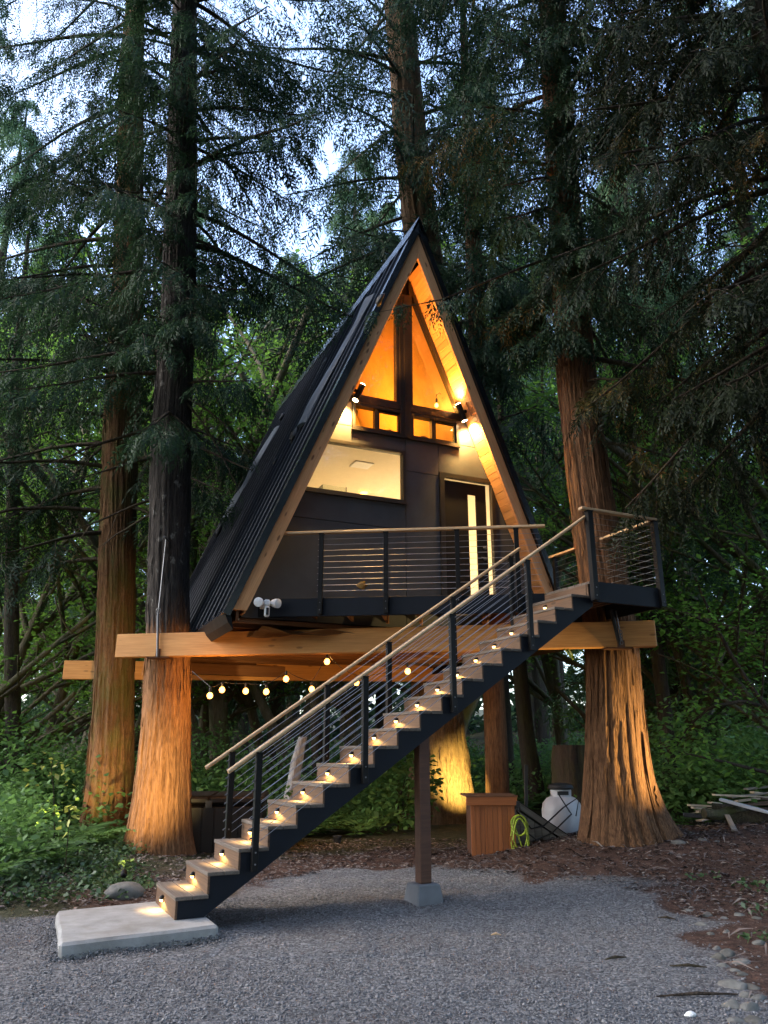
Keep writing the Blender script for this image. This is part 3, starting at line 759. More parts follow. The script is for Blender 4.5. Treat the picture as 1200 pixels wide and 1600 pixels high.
def frame_bar(mb, a, b, w, y0, y1):
    """bar in the wall plane from a to b (x, z), width w"""
    a = np.array(a, float); b = np.array(b, float); d = (b - a) / np.linalg.norm(b - a); n = np.array([-d[1], d[0]]) * w / 2
    P = [a - n, b - n, b + n, a + n]
    mb.prism([(p[0], y0, p[1]) for p in P], [(p[0], y1, p[1]) for p in P])
def pane(P, y, parent, mat=None, name='pane'):
    return MB().prism([(x, y, z) for x, z in P], [(x, y + 0.006, z) for x, z in P]).build(name, mat or M_glass, parent)
def poly_frame(P, w, y0, y1):
    mb = MB(); c = np.mean(P, 0); Q = []
    n = len(P)
    for i in range(n):                    # inset polygon
        p0, p1, p2 = np.array(P[i - 1]), np.array(P[i]), np.array(P[(i + 1) % n])
        d1 = (p1 - p0) / np.linalg.norm(p1 - p0); d2 = (p2 - p1) / np.linalg.norm(p2 - p1)
        n1 = np.array([-d1[1], d1[0]]); n2 = np.array([-d2[1], d2[0]])
        if np.dot(n1, c - p1) < 0: n1 = -n1
        if np.dot(n2, c - p1) < 0: n2 = -n2
        Am = np.array([n1, n2]); Q.append(np.linalg.solve(Am, np.array([np.dot(n1, p1) + w, np.dot(n2, p1) + w])))
    for i in range(n):
        j = (i + 1) % n
        quad = [P[i], P[j], tuple(Q[j]), tuple(Q[i])]
        mb.prism([(x, y0, z) for x, z in quad], [(x, y1, z) for x, z in quad])
    return mb, [tuple(q) for q in Q]
# big window of the lower floor, cut by the roof slope
Pw = clip_poly([(-3, 5.255), (-0.048, 5.255), (-0.048, 6.135), (-3, 6.135)], roofplanes(-0.02))
mb, Q = poly_frame(Pw, 0.045, YW - 0.03, YW + 0.09)
w = mb.build('window', M_frame, house, label='wide lower window lit pale yellow')
pane(Q, YW + 0.03, w)
wb = MB(); wbox(wb, -1.72, -0.04, 5.225, 5.25, YW - 0.05, YW - 0.002); wb.build('sill', M_frame, w)
# the pair of low sliding windows
for x0, x1 in ((-0.975, -0.08), (0.05, 0.952)):
    P = [(x0, 6.378), (x1, 6.378), (x1, 6.835), (x0, 6.835)]
    mb, Q = poly_frame(P, 0.05, YW - 0.035, YW + 0.09)
    xm = (x0 + x1) / 2 - 0.03
    wbox(mb, xm - 0.028, xm + 0.028, 6.428, 6.785, YW - 0.02, YW + 0.07)
    w = mb.build('window', M_frame, house, label='low sliding loft window in a black frame')
    pane([(Q[0][0], Q[0][1]), (xm - 0.028, Q[0][1]), (xm - 0.028, Q[2][1]), (Q[0][0], Q[2][1])], YW + 0.02, w)
    sash, Q2 = poly_frame([(xm + 0.028, 6.428), (x1 - 0.05, 6.428), (x1 - 0.05, 6.785), (xm + 0.028, 6.785)], 0.03, YW + 0.0, YW + 0.05)
    sash.build('sash', M_black, w)
    pane(Q2, YW + 0.024, w)
    s2 = MB(); wbox(s2, x0 - 0.012, x1 + 0.012, 6.352, 6.374, YW - 0.05, YW - 0.002); s2.build('sill', M_frame, w)
# head trim between the low windows and the triangles
tm_ = MB(); wbox(tm_, -1.075, 1.07, 6.85, 6.925, YW - 0.03, YW + 0.09); tm_.build('window_band', M_frame, house)
# the two tall triangles
for s in (-1, 1):
    x_in = -0.145 if s < 0 else 0.045
    P = clip_poly([(s * 3, 6.93), (x_in, 6.93), (x_in, 12), (s * 3, 12)], roofplanes(0.012))
    P = [p for i, p in enumerate(P) if np.hypot(p[0] - P[i - 1][0], p[1] - P[i - 1][1]) > 1e-4]
    mb, Q = poly_frame(P, 0.055, YW - 0.02, YW + 0.09)
    w = mb.build('window', M_frame, house, label='tall triangular gable window glowing orange')
    pane(Q, YW + 0.03, w)
mp = MB(); wbox(mp, -0.143, 0.043, 6.36, 9.02, YW - 0.045, YW + 0.1); mp.build('mullion_post', M_frame, house)
mp = MB(); wbox(mp, -0.075, -0.02, 6.37, 9.0, YW - 0.065, YW - 0.047); mp.build('mullion_cap', M_frame, house)

# door
dfm = MB()
wbox(dfm, 0.572, 0.655, ZD - 0.005, 5.875, YW - 0.025, YW + 0.11); wbox(dfm, 1.548, 1.606, ZD - 0.005, 5.875, YW - 0.025, YW + 0.11); wbox(dfm, 0.657, 1.546, 5.80, 5.875, YW - 0.025, YW + 0.11)
door = dfm.build('door', M_frame, house, label='dark front door with a tall lit glass strip')
lf = MB()
wbox(lf, 0.662, 1.115, ZD + 0.02, 5.765, YW + 0.03, YW + 0.075); wbox(lf, 1.270, 1.462, ZD + 0.02, 5.765, YW + 0.03, YW + 0.075)
wbox(lf, 1.1155, 1.2695, 5.575, 5.765, YW + 0.031, YW + 0.074); wbox(lf, 1.1155, 1.2695, ZD + 0.02, 3.74, YW + 0.031, YW + 0.074)
lf.build('door_leaf', M_tub, door)
pane([(1.117, 3.742), (1.268, 3.742), (1.268, 5.573), (1.117, 5.573)], YW + 0.05, door, M_frost, 'glass_strip')
pane([(1.468, 3.57), (1.545, 3.57), (1.545, 5.798), (1.468, 5.798)], YW + 0.05, door, M_frost, 'lit_jamb_strip')  # frosted strip added in place of the lamp-lit door jamb
pane([(0.662, 5.768), (1.466, 5.768), (1.466, 5.797), (0.662, 5.797)], YW + 0.05, door, M_frost, 'lit_head_strip')  # frosted strip added in place of the light along the door head
hb = MB(); hb.lathe([(0.028, 0), (0.03, 0.01), (0.026, 0.02)], 16, (1.40, YW + 0.03, 4.50), Matrix.Rotation(R_(90), 4, 'X')); hb.tube([(1.40, YW - 0.0, 4.50), (1.40, YW - 0.03, 4.50), (1.30, YW - 0.035, 4.50)], 0.009, 8)
hb.build('door_handle', M_galv, door, smooth=True)
MB().lathe([(0.03, 0), (0.03, 0.02), (0.02, 0.026)], 16, (1.40, YW + 0.03, 4.68), Matrix.Rotation(R_(90), 4, 'X')).build('deadbolt', M_galv, door, smooth=True)
# light switch plate beside the door
sw_ = MB(); wbox(sw_, 2.23, 2.30, 4.09, 4.21, YW - 0.012, YW - 0.001); sw_.build('outlet_cover', M_white, house)

# interior shell: floors, sloping walls, back partition, loft
inn = MB()
for side in (-1, 1):
    for t0, t1 in ((0.0, 0.43), (0.44, 0.965)):
        A = [rp(side, t0, -INOFF - 0.02, YW + 0.12), rp(side, t1, -INOFF - 0.02, YW + 0.12), rp(side, t1, -INOFF + 0.0, YW + 0.12), rp(side, t0, -INOFF + 0.0, YW + 0.12)]
        B = [np.array([p[0], 6.8, p[2]]) for p in A]
        MB().prism(A, B).build('inner_lining', M_cream if t1 < 0.5 else M_pine, house)
MB().box((0, 3.5, 3.515), (4.9, 6.3, 0.06)).build('floor', M_joist, house)
MB().box((0, 3.6, 6.225), (3.0, 6.5, 0.06)).build('lower_ceiling', M_cream, house)
MB().box((0, 3.6, 6.28), (2.9, 6.5, 0.04)).build('loft_floor', M_pine, house)
MB().prism([(-2.3, 3.9, 3.56), (2.3, 3.9, 3.56), (1.3, 3.9, 6.19), (-1.3, 3.9, 6.19)], [(-2.3, 3.98, 3.56), (2.3, 3.98, 3.56), (1.3, 3.98, 6.19), (-1.3, 3.98, 6.19)]).build('partition_wall', M_cream, house)
MB().prism([(-2.3, 6.75, 3.56), (2.3, 6.75, 3.56), (0, 6.75, 9.3)], [(-2.3, 6.85, 3.56), (2.3, 6.85, 3.56), (0, 6.85, 9.3)]).build('back_wall', M_cream, house)
MB().prism([(-1.2, 3.6, 6.31), (1.2, 3.6, 6.31), (0, 3.6, 9.3)], [(-1.2, 3.66, 6.31), (1.2, 3.66, 6.31), (0, 3.66, 9.3)]).build('loft_wall', M_pine, house)
MB().prism([(-0.03, 3.55, 7.95), (0.04, 3.55, 7.95), (0.86, 3.55, 6.32), (0.79, 3.55, 6.32)], [(-0.03, 3.59, 7.95), (0.04, 3.59, 7.95), (0.86, 3.59, 6.32), (0.79, 3.59, 6.32)]).build('loft_brace', M_frame, house)
# mattress with rumpled linen, seen through the low windows
bx = np.linspace(-0.92, 0.92, 46); by = np.linspace(0.55, 2.4, 26); BX, BY = np.meshgrid(bx, by, indexing='ij')
BZ = 6.50 + 0.10 * vnoise(np.stack([BX * 5, BY * 7, 0 * BX + 2], -1)) + 0.05 * np.sin(BX * 21 + BY * 9) * vnoise(np.stack([BX * 3, BY * 3, 0 * BX], -1))
BV = np.stack([BX, BY, BZ], -1).reshape(-1, 3); i_ = np.arange(45)[:, None] * 26; j_ = np.arange(25)[None, :]
BF = np.stack([i_ + j_, i_ + 26 + j_, i_ + 27 + j_, i_ + 1 + j_], -1).reshape(-1, 4)
bed = MB(); bed.add(BV, BF.tolist()); bed.box((0, 1.47, 6.40), (1.84, 1.85, 0.18)); bed.build('mattress', M_linen, house, smooth=True)
# glass balustrade and vent of the lower room
gl = glassm('balustrade_glass', (0.93, 0.97, 0.95), 0.0, 1.6)
MB().box((-1.05, 2.2, 5.30), (0.012, 1.6, 0.95)).build('balustrade', gl, house)
MB().box((-0.85, 1.35, 5.30), (0.42, 0.012, 0.95)).build('balustrade', gl, house)
bt = MB(); bt.tube([(-1.05, 1.40, 5.78), (-1.05, 3.0, 5.78)], 0.008, 6); bt.tube([(-0.64, 1.35, 4.85), (-0.64, 1.35, 5.78)], 0.008, 6); bt.build('balustrade_edge', M_galv, house)
vt = MB(); vt.box((-0.40, 1.25, 6.185), (0.34, 0.30, 0.018)); vt.build('ceiling_vent', M_white, house, bevel=0.006)

def point(name, loc, energy, color, radius, parent=None):
    l = bpy.data.lights.new(name, 'POINT'); l.energy = energy; l.color = color; l.shadow_soft_size = radius
    o = bpy.data.objects.new(name, l); COL.objects.link(o); o.location = loc
    if parent is not None: o.parent = parent
    return o
def spot(name, loc, target, energy, color, angle, blend=0.6, radius=0.03, parent=None):
    l = bpy.data.lights.new(name, 'SPOT'); l.energy = energy; l.color = color; l.spot_size = R_(angle); l.spot_blend = blend; l.shadow_soft_size = radius
    o = bpy.data.objects.new(name, l); COL.objects.link(o); o.location = loc
    d = Vector(target) - Vector(loc); o.rotation_euler = (-d).to_track_quat('Z', 'Y').to_euler()
    if parent is not None: o.parent = parent
    return o
E_LOW, E_LOFT = 48.0, 20.0
MB().lathe([(0.07, 0), (0.075, 0.02), (0.05, 0.03)], 20, (0.2, 2.6, 6.16)).build('ceiling_lamp', M_bulb, house)
point('lower_room_fill', (1.2, 2.4, 3.95), E_LOW, (1.0, 0.78, 0.42), 0.3, house)  # unseen light near the floor, added to brighten the lower window and door strips
# loft wall lamp with a bare bulb on the right slope
lp = MB(); lp.lathe([(0.05, 0), (0.05, 0.012), (0.02, 0.02)], 16, (0.875, 0.60, 7.44), Matrix.Rotation(R_(-67), 4, 'Y')); lp.tube([(0.87, 0.60, 7.44), (0.79, 0.60, 7.49), (0.73, 0.60, 7.44), (0.73, 0.60, 7.36)], 0.008, 8); lp.lathe([(0.018, 0), (0.02, 0.07), (0.012, 0.09)], 12, (0.73, 0.60, 7.28))
wl = lp.build('wall_lamp', M_tread, house, smooth=True)
MB().lathe([(0.004, -0.085), (0.03, -0.06), (0.034, -0.035), (0.016, 0.0)], 14, (0.73, 0.60, 7.28)).build('bulb', M_bulb, wl, smooth=True)
point('loft_light', (0.0, 2.3, 7.4), E_LOFT, (1.0, 0.40, 0.035), 0.45, house)
point('loft_bulb_light', (0.66, 0.62, 7.10), 1.5, (1.0, 0.5, 0.1), 0.03, house)

# the two cylinder sconces on the overhang
for side in (-1, 1):
    t = (7.0 - ZB) / HH
    base = rp(side, t + 0.008, -INOFF - 0.004, 0.10)
    dslope = np.array([side * W_, 0, -HH]) / SL
    nv = np.array([-side * ND[0], 0, -ND[1]])
    blk = MB(); Mb = axes_mat((0, 0, 0), dslope, nv)
    blk.box(base + nv * 0.012, (0.26, 0.16, 0.024), Mb)
    sc_o = blk.build('sconce', M_fir, house, label='twin cylinder sconce on a cedar block')
    b2 = base + nv * 0.12
    MB().tube([base + nv * 0.022, b2], 0.028, 10).build('arm', M_black, sc_o, smooth=True)
    cb = MB(); Mc = axes_mat((0, 0, 0), np.cross(dslope, nv), dslope)
    cb.lathe([(0.046, -0.15), (0.05, -0.148), (0.05, 0.148), (0.046, 0.15)], 20, b2, Mc); cb.build('cylinder', M_black, sc_o, smooth=True)
    MB().lathe([(0.001, 0.151), (0.043, 0.152), (0.04, 0.158), (0.001, 0.16)], 20, b2, Mc).build('lens', M_sconce, sc_o)
    MB().lathe([(0.001, -0.16), (0.043, -0.158), (0.04, -0.152), (0.001, -0.151)], 20, b2, Mc).build('lens', M_sconce, sc_o)
    e = b2 + dslope * 0.18
    spot('sconce_down_light', e, e + dslope + np.array([0, 0.12, 0]) - nv * 0.10, 115, (1.0, 0.58, 0.16), 130, 0.8, 0.04, house)
    e = b2 - dslope * 0.18
    spot('sconce_up_light', e, e - dslope - nv * 0.15, 85, (1.0, 0.46, 0.08), 120, 0.8, 0.04, house)

# rolls of underlayment left lying on the roof, with their printing
def wrap_strip(y0, y1, t0, t1, width, seed):
    n, k = 30, 9; P = []
    for i in range(n):
        u = i / (n - 1); t = t0 + (t1 - t0) * u; yc = y0 + (y1 - y0) * u
        wd = width * (0.85 + 0.35 * vnoise(np.array([u * 4, seed, 0.5]))) * (1 - 0.35 * max(0, u - 0.9) * 10 * 0.3)
        for j in range(k):
            v = j / (k - 1) - 0.5
            bulge = 0.02 + 0.055 * (1 - (2 * v) ** 2) * (0.5 + vnoise(np.array([u * 5 + seed, v * 2, 3.0])))
            p = rp(-1, t, 0.118 + bulge, yc + v * wd); P.append(p)
    F = [[a * k + b, a * k + b + 1, (a + 1) * k + b + 1, (a + 1) * k + b] for a in range(n - 1) for b in range(k - 1)]
    m = MB(); m.add(P, F)
    base = len(m.v)                       # underside closes the roll
    Q = [rp(-1, t0 + (t1 - t0) * (i // k) / (n - 1), 0.119, y0 + (y1 - y0) * (i // k) / (n - 1) + (((i % k) / (k - 1)) - 0.5) * width) for i in range(n * k)]
    m.add(Q, [f[::-1] for f in F])
    m.add([P[j] for j in range(k)] + [Q[j] for j in range(k)], [[j, j + 1, k + j + 1, k + j] for j in range(k - 1)])
    m.add([P[(n - 1) * k + j] for j in range(k)] + [Q[(n - 1) * k + j] for j in range(k)], [[j, j + 1, k + j + 1, k + j] for j in range(k - 1)])
    for jj in (0, k - 1):
        m.add([P[i * k + jj] for i in range(n)] + [Q[i * k + jj] for i in range(n)], [[i, i + 1, n + i + 1, n + i] for i in range(n - 1)])
    return m
def on_roof(px, py):                       # roof point (y, t) seen at a pixel
    r = ray(px, py); c, s = math.cos(HA), math.sin(HA)
    o = np.array([-OX * c - OY * s, OX * s - OY * c, EYE]); d = np.array([r[0] * c + r[1] * s, -r[0] * s + r[1] * c, r[2]])
    n = np.array([-ND[0], 0, ND[1]]); p0 = rp(-1, 0.0, 0.12, 0.0); k = np.dot(p0 - o, n) / np.dot(d, n); q = o + d * k
    return q[1], (q[2] - ZB - ND[1] * 0.12) / HH
ya, ta = on_roof(578, 470); yb, tb = on_roof(470, 668)
wr1 = wrap_strip(ya, yb, ta, tb, 0.50, 2.0).build('underlayment_roll', M_wrap, None, smooth=True)
yc_, tc_ = on_roof(432, 672); yd, td = on_roof(352, 812)
wr2 = wrap_strip(yc_, yd, tc_, td, 0.55, 7.0).build('underlayment_roll', M_wrap, None, smooth=True)
for o in (wr1, wr2): o.matrix_basis = Matrix.Translation((OX, OY, 0)) @ Matrix.Rotation(HA, 4, 'Z')
tag(wr1, 'slate blue strip of printed underlayment lying on the roof near the gable', 'roofing sheet', 'underlayment on the roof')
tag(wr2, 'slate blue underlayment strip lying farther back on the roof', 'roofing sheet', 'underlayment on the roof')
M_ink = plain('black_ink', (0.012, 0.014, 0.02), 0.6)
def lettering(txt, px, py, size, parent):
    y, t = on_roof(px, py)
    cu = bpy.data.curves.new('lettering', 'FONT'); cu.body = txt; cu.size = size; cu.extrude = 0.001; cu.align_x = 'CENTER'; cu.align_y = 'CENTER'
    cu.materials.append(M_ink)
    tmp = bpy.data.objects.new('lettering_curve', cu); COL.objects.link(tmp); bpy.context.view_layer.update()
    me = bpy.data.meshes.new_from_object(tmp.evaluated_get(bpy.context.evaluated_depsgraph_get())); bpy.data.objects.remove(tmp)
    o = bpy.data.objects.new('lettering', me); COL.objects.link(o); o.parent = parent
    up = np.array([W_, 0, HH]) / SL
    o.matrix_basis = axes_mat(rp(-1, t, 0.118 + 0.105, y), up, (-ND[0], 0, ND[1]))
lettering('Roofing', 546, 505, 0.24, wr1); lettering('Roofing', 503, 590, 0.24, wr1)
for px, py, s in ((596, 470, 0.22), (462, 682, 0.30), (443, 652, 0.20), (432, 722, 0.14), (345, 828, 0.30)):   # crumpled black ends
    y, t = on_roof(px, py); V, F = ico(2)
    V = V * (1 + (vnoise(V * 2.3 + px) - 0.5)[:, None] * 0.9) * np.array([0.35, 0.55, 1.0]) * s * 0.55
    Mx = axes_mat(rp(-1, t, 0.15, y), (-ND[0], 0, ND[1]), np.array([W_, 0, HH]) / SL)
    Mx = Matrix.Translation((OX, OY, 0)) @ Matrix.Rotation(HA, 4, 'Z') @ Mx
    o = link('torn_wrap', mesh_np('torn_wrap', V, F, smooth=False), M_rubber, None, Mx)
    lab = {596: 'black scrap of wrap nearest the roof ridge', 462: 'large black scrap below the printed roofing strip', 443: 'black scrap above the rear roofing strip', 432: 'smallest black scrap, alone on the roof seams', 345: 'black scrap below the rear roofing strip'}[px]
    tag(o, lab, 'scrap', 'black scraps on the roof')

# floodlight camera on the left corner
fc = thing('security_camera', 'white twin-head floodlight camera below the left roof corner', 'camera', tuple(h2w(-2.30, 0.0, 3.43)), HA)
MB().box((0, 0.10, 0.0), (0.10, 0.16, 0.08)).build('mount', M_white, fc, bevel=0.01)
for sx in (-1, 1):
    hd = MB(); Mh = Matrix.Rotation(R_(100), 4, 'X') @ Matrix.Rotation(R_(sx * 30), 4, 'Y')
    hd.lathe([(0.012, -0.07), (0.05, -0.05), (0.062, 0.0), (0.065, 0.05), (0.055, 0.055)], 18, (sx * 0.115, -0.03, 0.02), Mh); hd.tube([(sx * 0.03, 0.06, 0.01), (sx * 0.09, 0.02, 0.02)], 0.02, 8)
    hd.build('lamp_head', M_white, fc, smooth=True)
MB().box((0, 0.0, 0.02), (0.09, 0.09, 0.09)).build('body', M_white, fc, bevel=0.02)
cmo = MB(); cmo.box((0, -0.02, -0.10), (0.075, 0.05, 0.15)); cmo.build('camera_eye', M_white, fc, bevel=0.018)
MB().box((0, -0.048, -0.10), (0.035, 0.008, 0.10)).build('lens', M_rubber, fc)

# house underside: rim, joists and a sagging tarp
jj = thing('floor_frame', 'dark reddish joist floor frame under the treehouse', 'floor frame', (OX, OY, 0), HA)
for i in range(15):
    y = 0.42 + i * 0.47
    board('joist', (-2.62, y, 3.33), (2.62, y, 3.33), 0.045, 0.22, M_joist, jj)
for x in (-2.68, 2.68): board('rim_joist', (x, 0.1, 3.32), (x, YB - 0.1, 3.32), 0.045, 0.25, M_joist, jj, bev=0.004)
for i in range(18):
    x = -2.55 + i * 0.30
    board('subfloor_board', (x, 0.30, 3.462), (x, YB - 0.2, 3.462), 0.294, 0.022, M_joist, jj)
board('girder', (-2.55, 5.9, 3.09), (2.55, 5.9, 3.09), 0.12, 0.22, M_joist, jj)
tx = np.linspace(-2.3, 0.9, 60); ty = np.linspace(0.15, 1.6, 24); TX, TY = np.meshgrid(tx, ty, indexing='ij')
TZ = 3.205 - 0.10 * vnoise(np.stack([TX * 1.6, TY * 5, 0 * TX], -1)) - 0.05 * vnoise(np.stack([TX * 4 + TY * 3, TY * 14, 0 * TX + 4], -1))
tf = [[a * 24 + b, (a + 1) * 24 + b, (a + 1) * 24 + b + 1, a * 24 + b + 1] for a in range(59) for b in range(23)]
tp = MB(); tp.add(np.stack([TX, TY, TZ], -1).reshape(-1, 3), tf)
tpo = tp.build('tarp', M_tarp, None, mw=Matrix.Translation((OX, OY, 0)) @ Matrix.Rotation(HA, 4, 'Z'), smooth=True)
tag(tpo, 'sagging brown tarp stapled under the front of the floor', 'tarp')

# ------------------------------------------------------------------ stair frame (shared by deck and stairs)
SA = 0.45813; SX, SY, SZ = -1.7975, 7.3822, EYE - 1.42054
RUN, RISE, SWID = 0.27027, 0.18, 0.861
su = np.array([math.cos(SA), math.sin(SA)]); sv = np.array([-math.sin(SA), math.cos(SA)])
def st(s, v, z): return np.array([SX + su[0] * s + sv[0] * v, SY + su[1] * s + sv[1] * v, SZ + z])

# ------------------------------------------------------------------ deck
DZ = SZ + 19 * RISE
deck = thing('deck', 'wedge shaped wooden deck with navy fascia and cable railing in front of the gable', 'deck')
Bq = st(18 * RUN, SWID + 0.03, 0)[:2]; Rq = st(18 * RUN, -0.02, 0)[:2]
hu = np.array([math.cos(HA), math.sin(HA)]); hv = np.array([-math.sin(HA), math.cos(HA)])
Cq = np.array([3.574, 9.983]); Aq = Bq + (np.array([-0.99, 10.67]) - Bq) / np.linalg.norm(np.array([-0.99, 10.67]) - Bq) * 3.95
Dq = Cq + hv * 2.75
wl_ = h2w(-2.05, YW - 0.01, 0)[:2]; wr_ = h2w(2.45, YW - 0.01, 0)[:2]
Poly = [tuple(Aq), tuple(Bq), tuple(Rq), tuple(Cq), tuple(Dq), tuple(wr_), tuple(wl_)]
def clip2(P, n, c):
    Q = []
    for a, b in zip(P, P[1:] + P[:1]):
        da, db = np.dot(a, n) - c, np.dot(b, n) - c
        if da <= 0: Q.append(tuple(a))
        if da * db < 0: k = da / (da - db); Q.append((a[0] + (b[0] - a[0]) * k, a[1] + (b[1] - a[1]) * k))
    return Q
def clip_nonconvex(lo, hi):               # a board strip of the deck, split into the two convex halves of its outline
    out = []
    for P in ([tuple(Aq), tuple(Bq), tuple(wr_), tuple(wl_)], [tuple(Bq), tuple(Rq), tuple(Cq), tuple(Dq), tuple(wr_)]):
        Q = clip2(P, hv, hi)
        if len(Q) > 2: Q = clip2(Q, -hv, -lo)
        if len(Q) > 2: out.append(Q)
    return out
c0 = min(np.dot(p, hv) for p in Poly); c1 = max(np.dot(p, hv) for p in Poly); bw = 0.14
k = c0
while k < c1:
    for Q in clip_nonconvex(k, k + bw - 0.006):
        MB().prism([(x, y, DZ - 0.03) for x, y in Q], [(x, y, DZ) for x, y in Q]).build('deck_board', M_tread, deck)
    k += bw
def fascia(a, b, z0=None, z1=None, mat=None, name='fascia', inset=0.0):
    a, b = np.array(a), np.array(b); d = (b - a) / np.linalg.norm(b - a)
    z0 = DZ - 0.26 if z0 is None else z0; z1 = DZ - 0.002 if z1 is None else z1
    return board(name, (*(a), (z0 + z1) / 2), (*(b), (z0 + z1) / 2), 0.04, z1 - z0, mat or M_navy, deck)
n_ab = np.array([(Bq - Aq)[1], -(Bq - Aq)[0]]); n_ab /= np.linalg.norm(n_ab)
fascia(Aq + n_ab * 0.022, Bq + n_ab * 0.022)
fascia(Rq - hv * 0.022, Cq - hv * 0.022); fascia(Cq + hu * 0.022 - hv * 0.04, Dq + hu * 0.022)
fascia(Rq + (Bq - Rq) * 0.05, Bq - (Bq - Rq) * 0.02, DZ - 0.24, DZ - 0.035, M_riser, 'top_riser')
# deck joists
for i in range(9):
    a = Rq + (Cq - Rq) * (i + 0.5) / 9 if i < 4 else None
    if a is not None: board('joist', (*(a + hv * 0.02), DZ - 0.135), (*(a + hv * 2.7), DZ - 0.135), 0.04, 0.19, M_joist, deck)
for i in range(8):
    f = (i + 0.5) / 8; a = Aq + (Bq - Aq) * f; L = 0.2 + 2.4 * f
    board('joist', (*a, DZ - 0.135), (*(a + np.array([0.1, 0.99]) * L * 0.75), DZ - 0.135), 0.04, 0.19, M_joist, deck)
def cable(a, b, parent): return rod('cable', [a, b], 0.0030, M_steel, parent, 5)
RH = 0.93
def post(x, y, z0, z1, parent, w=0.062, rz=0.0):
    mb = MB(); mb.box((0, 0, (z1 - z0) / 2), (w, w, z1 - z0)); mb.box((0, 0, z1 - z0 + 0.006), (w * 1.25, w * 1.25, 0.012))
    p = mb.build('post', M_black, parent, mw=Matrix.Translation((x, y, z0)) @ Matrix.Rotation(rz, 4, 'Z'), bevel=0.003)
    for q in (0.06, 0.16):
        MB().lathe([(0.001, 0), (0.009, 0.001), (0.006, 0.006), (0.001, 0.007)], 8, (0, -w / 2, q), Matrix.Rotation(R_(90), 4, 'X')).build('bolt', M_galv, p)
    return p
# front run of railing
rzA = math.atan2((Bq - Aq)[1], (Bq - Aq)[0])
fr = [at(500, 900, 1), at(603, 900, 1), at(717, 900, 1), at(812, 900, 1)]
for px in (500, 603, 717, 812):
    # foot of the post on the line of the fascia
    r = ray(px, 945); q = n_ab; a0 = Aq + n_ab * 0.075
    kk = np.dot(a0, q) / np.dot(r[:2], q); p = r[:2] * kk
    if px == 500: first_p = p
    post(p[0], p[1], DZ - 0.24, DZ + RH - 0.03, deck, rz=rzA)
ra = Aq + n_ab * 0.075; rb = Bq + n_ab * 0.075 + (Bq - Aq) / np.linalg.norm(Bq - Aq) * 0.06
board('handrail', (*ra, DZ + RH), (*rb, DZ + RH), 0.085, 0.036, M_hand, deck, bev=0.006)
dv = (Bq - Aq) / np.linalg.norm(Bq - Aq)
for i in range(10):
    z = DZ + 0.085 + i * 0.083
    cable((*(first_p - dv * 0.05), z), (*(rb - dv * 0.08), z), deck)
# platform at the head of the stairs
tl = 0.03
post(*(Rq + hu * 0.03 - hv * 0.06), DZ - 0.25, DZ + RH - 0.03, deck, 0.075, HA)
post(*(Cq + hu * 0.03 - hv * 0.05), DZ - 0.25, DZ + RH - 0.03, deck, 0.075, HA)
for f in (0.52, 0.98): post(*(Cq + hv * 2.25 * f + hu * 0.06), DZ - 0.2, DZ + RH - 0.03, deck, 0.062, HA)
board('handrail', (*(Rq - hu * 0.10 - hv * 0.06), DZ + RH), (*(Cq + hu * 0.06 - hv * 0.05), DZ + RH + 0.0), 0.085, 0.036, M_hand, deck, bev=0.006)
board('handrail', (*(Cq + hu * 0.05 + hv * 0.0), DZ + RH - 0.002), (*(Cq + hu * 0.05 + hv * 2.3), DZ + RH - 0.002), 0.085, 0.034, M_hand, deck, bev=0.006)
for i in range(10):
    z = DZ + 0.085 + i * 0.083
    cable((*(Cq + hu * 0.05), z), (*(Cq + hu * 0.05 + hv * 2.2), z), deck)
    cable((*(Rq - hv * 0.06), z), (*(Cq - hv * 0.06), z), deck)
# dry leaf cluster caught in the front cables
V, F = ico(2); V = V * (1 + (vnoise(V * 3.1) - 0.5)[:, None] * 1.3) * 0.055
tag(link('dry_leaf_clump', mesh_np('dry_leaf_clump', V, F), M_leaf_dry, None, Matrix.Translation(at(566, 915, 10.55))), 'small dry leaf clump caught on the front railing cables', 'leaf')

# ------------------------------------------------------------------ stairs
stair = thing('staircase', 'straight navy staircase with wooden treads, cable railings and small riser lights', 'staircase', (SX, SY, SZ), SA)
TH = 0.032
def saw(v0, v1, name):
    P = [(0.012, 0.0)]
    for kk in range(1, 19): P += [(0.012 + (kk - 1) * RUN, kk * RISE - TH), (0.012 + kk * RUN, kk * RISE - TH)]
    P += [(0.012 + 18 * RUN, 18.75 * RISE), (18 * RUN + 0.05, 18.75 * RISE), (18 * RUN + 0.05, 18 * RUN * 0.666 - 0.13)]
    P += [(0.245, 0.0)]
    m = MB(); n = len(P)
    # faces as strips, because the outline is concave
    low = lambda s: max(0.0, 0.666 * s - 0.163)
    V = []; F = []
    cols = sorted(set([p[0] for p in P])); 
    for kk in range(18):
        s0, s1 = 0.012 + kk * RUN, 0.012 + (kk + 1) * RUN; top = (kk + 1) * RISE - TH
        ss = [s0, s1] if not (s0 < 0.245 < s1) else [s0, 0.245, s1]
        lowp = [(s, low(s)) for s in ss]
        Q = lowp + [(s1, top), (s0, top)]
        m.prism([(s, v0, z) for s, z in Q], [(s, v1, z) for s, z in Q])
    s0, s1 = 0.012 + 18 * RUN, 18 * RUN + 0.06
    Q = [(s0, low(s0)), (s1, low(s1)), (s1, 18.9 * RISE), (s0, 18.9 * RISE)]
    m.prism([(s, v0, z) for s, z in Q], [(s, v1, z) for s, z in Q])
    return m.build(name, M_navy, stair)
saw(0.008, 0.05, 'stringer'); saw(SWID - 0.05, SWID - 0.008, 'stringer')
E_STEP = 1.3
lens_me = None
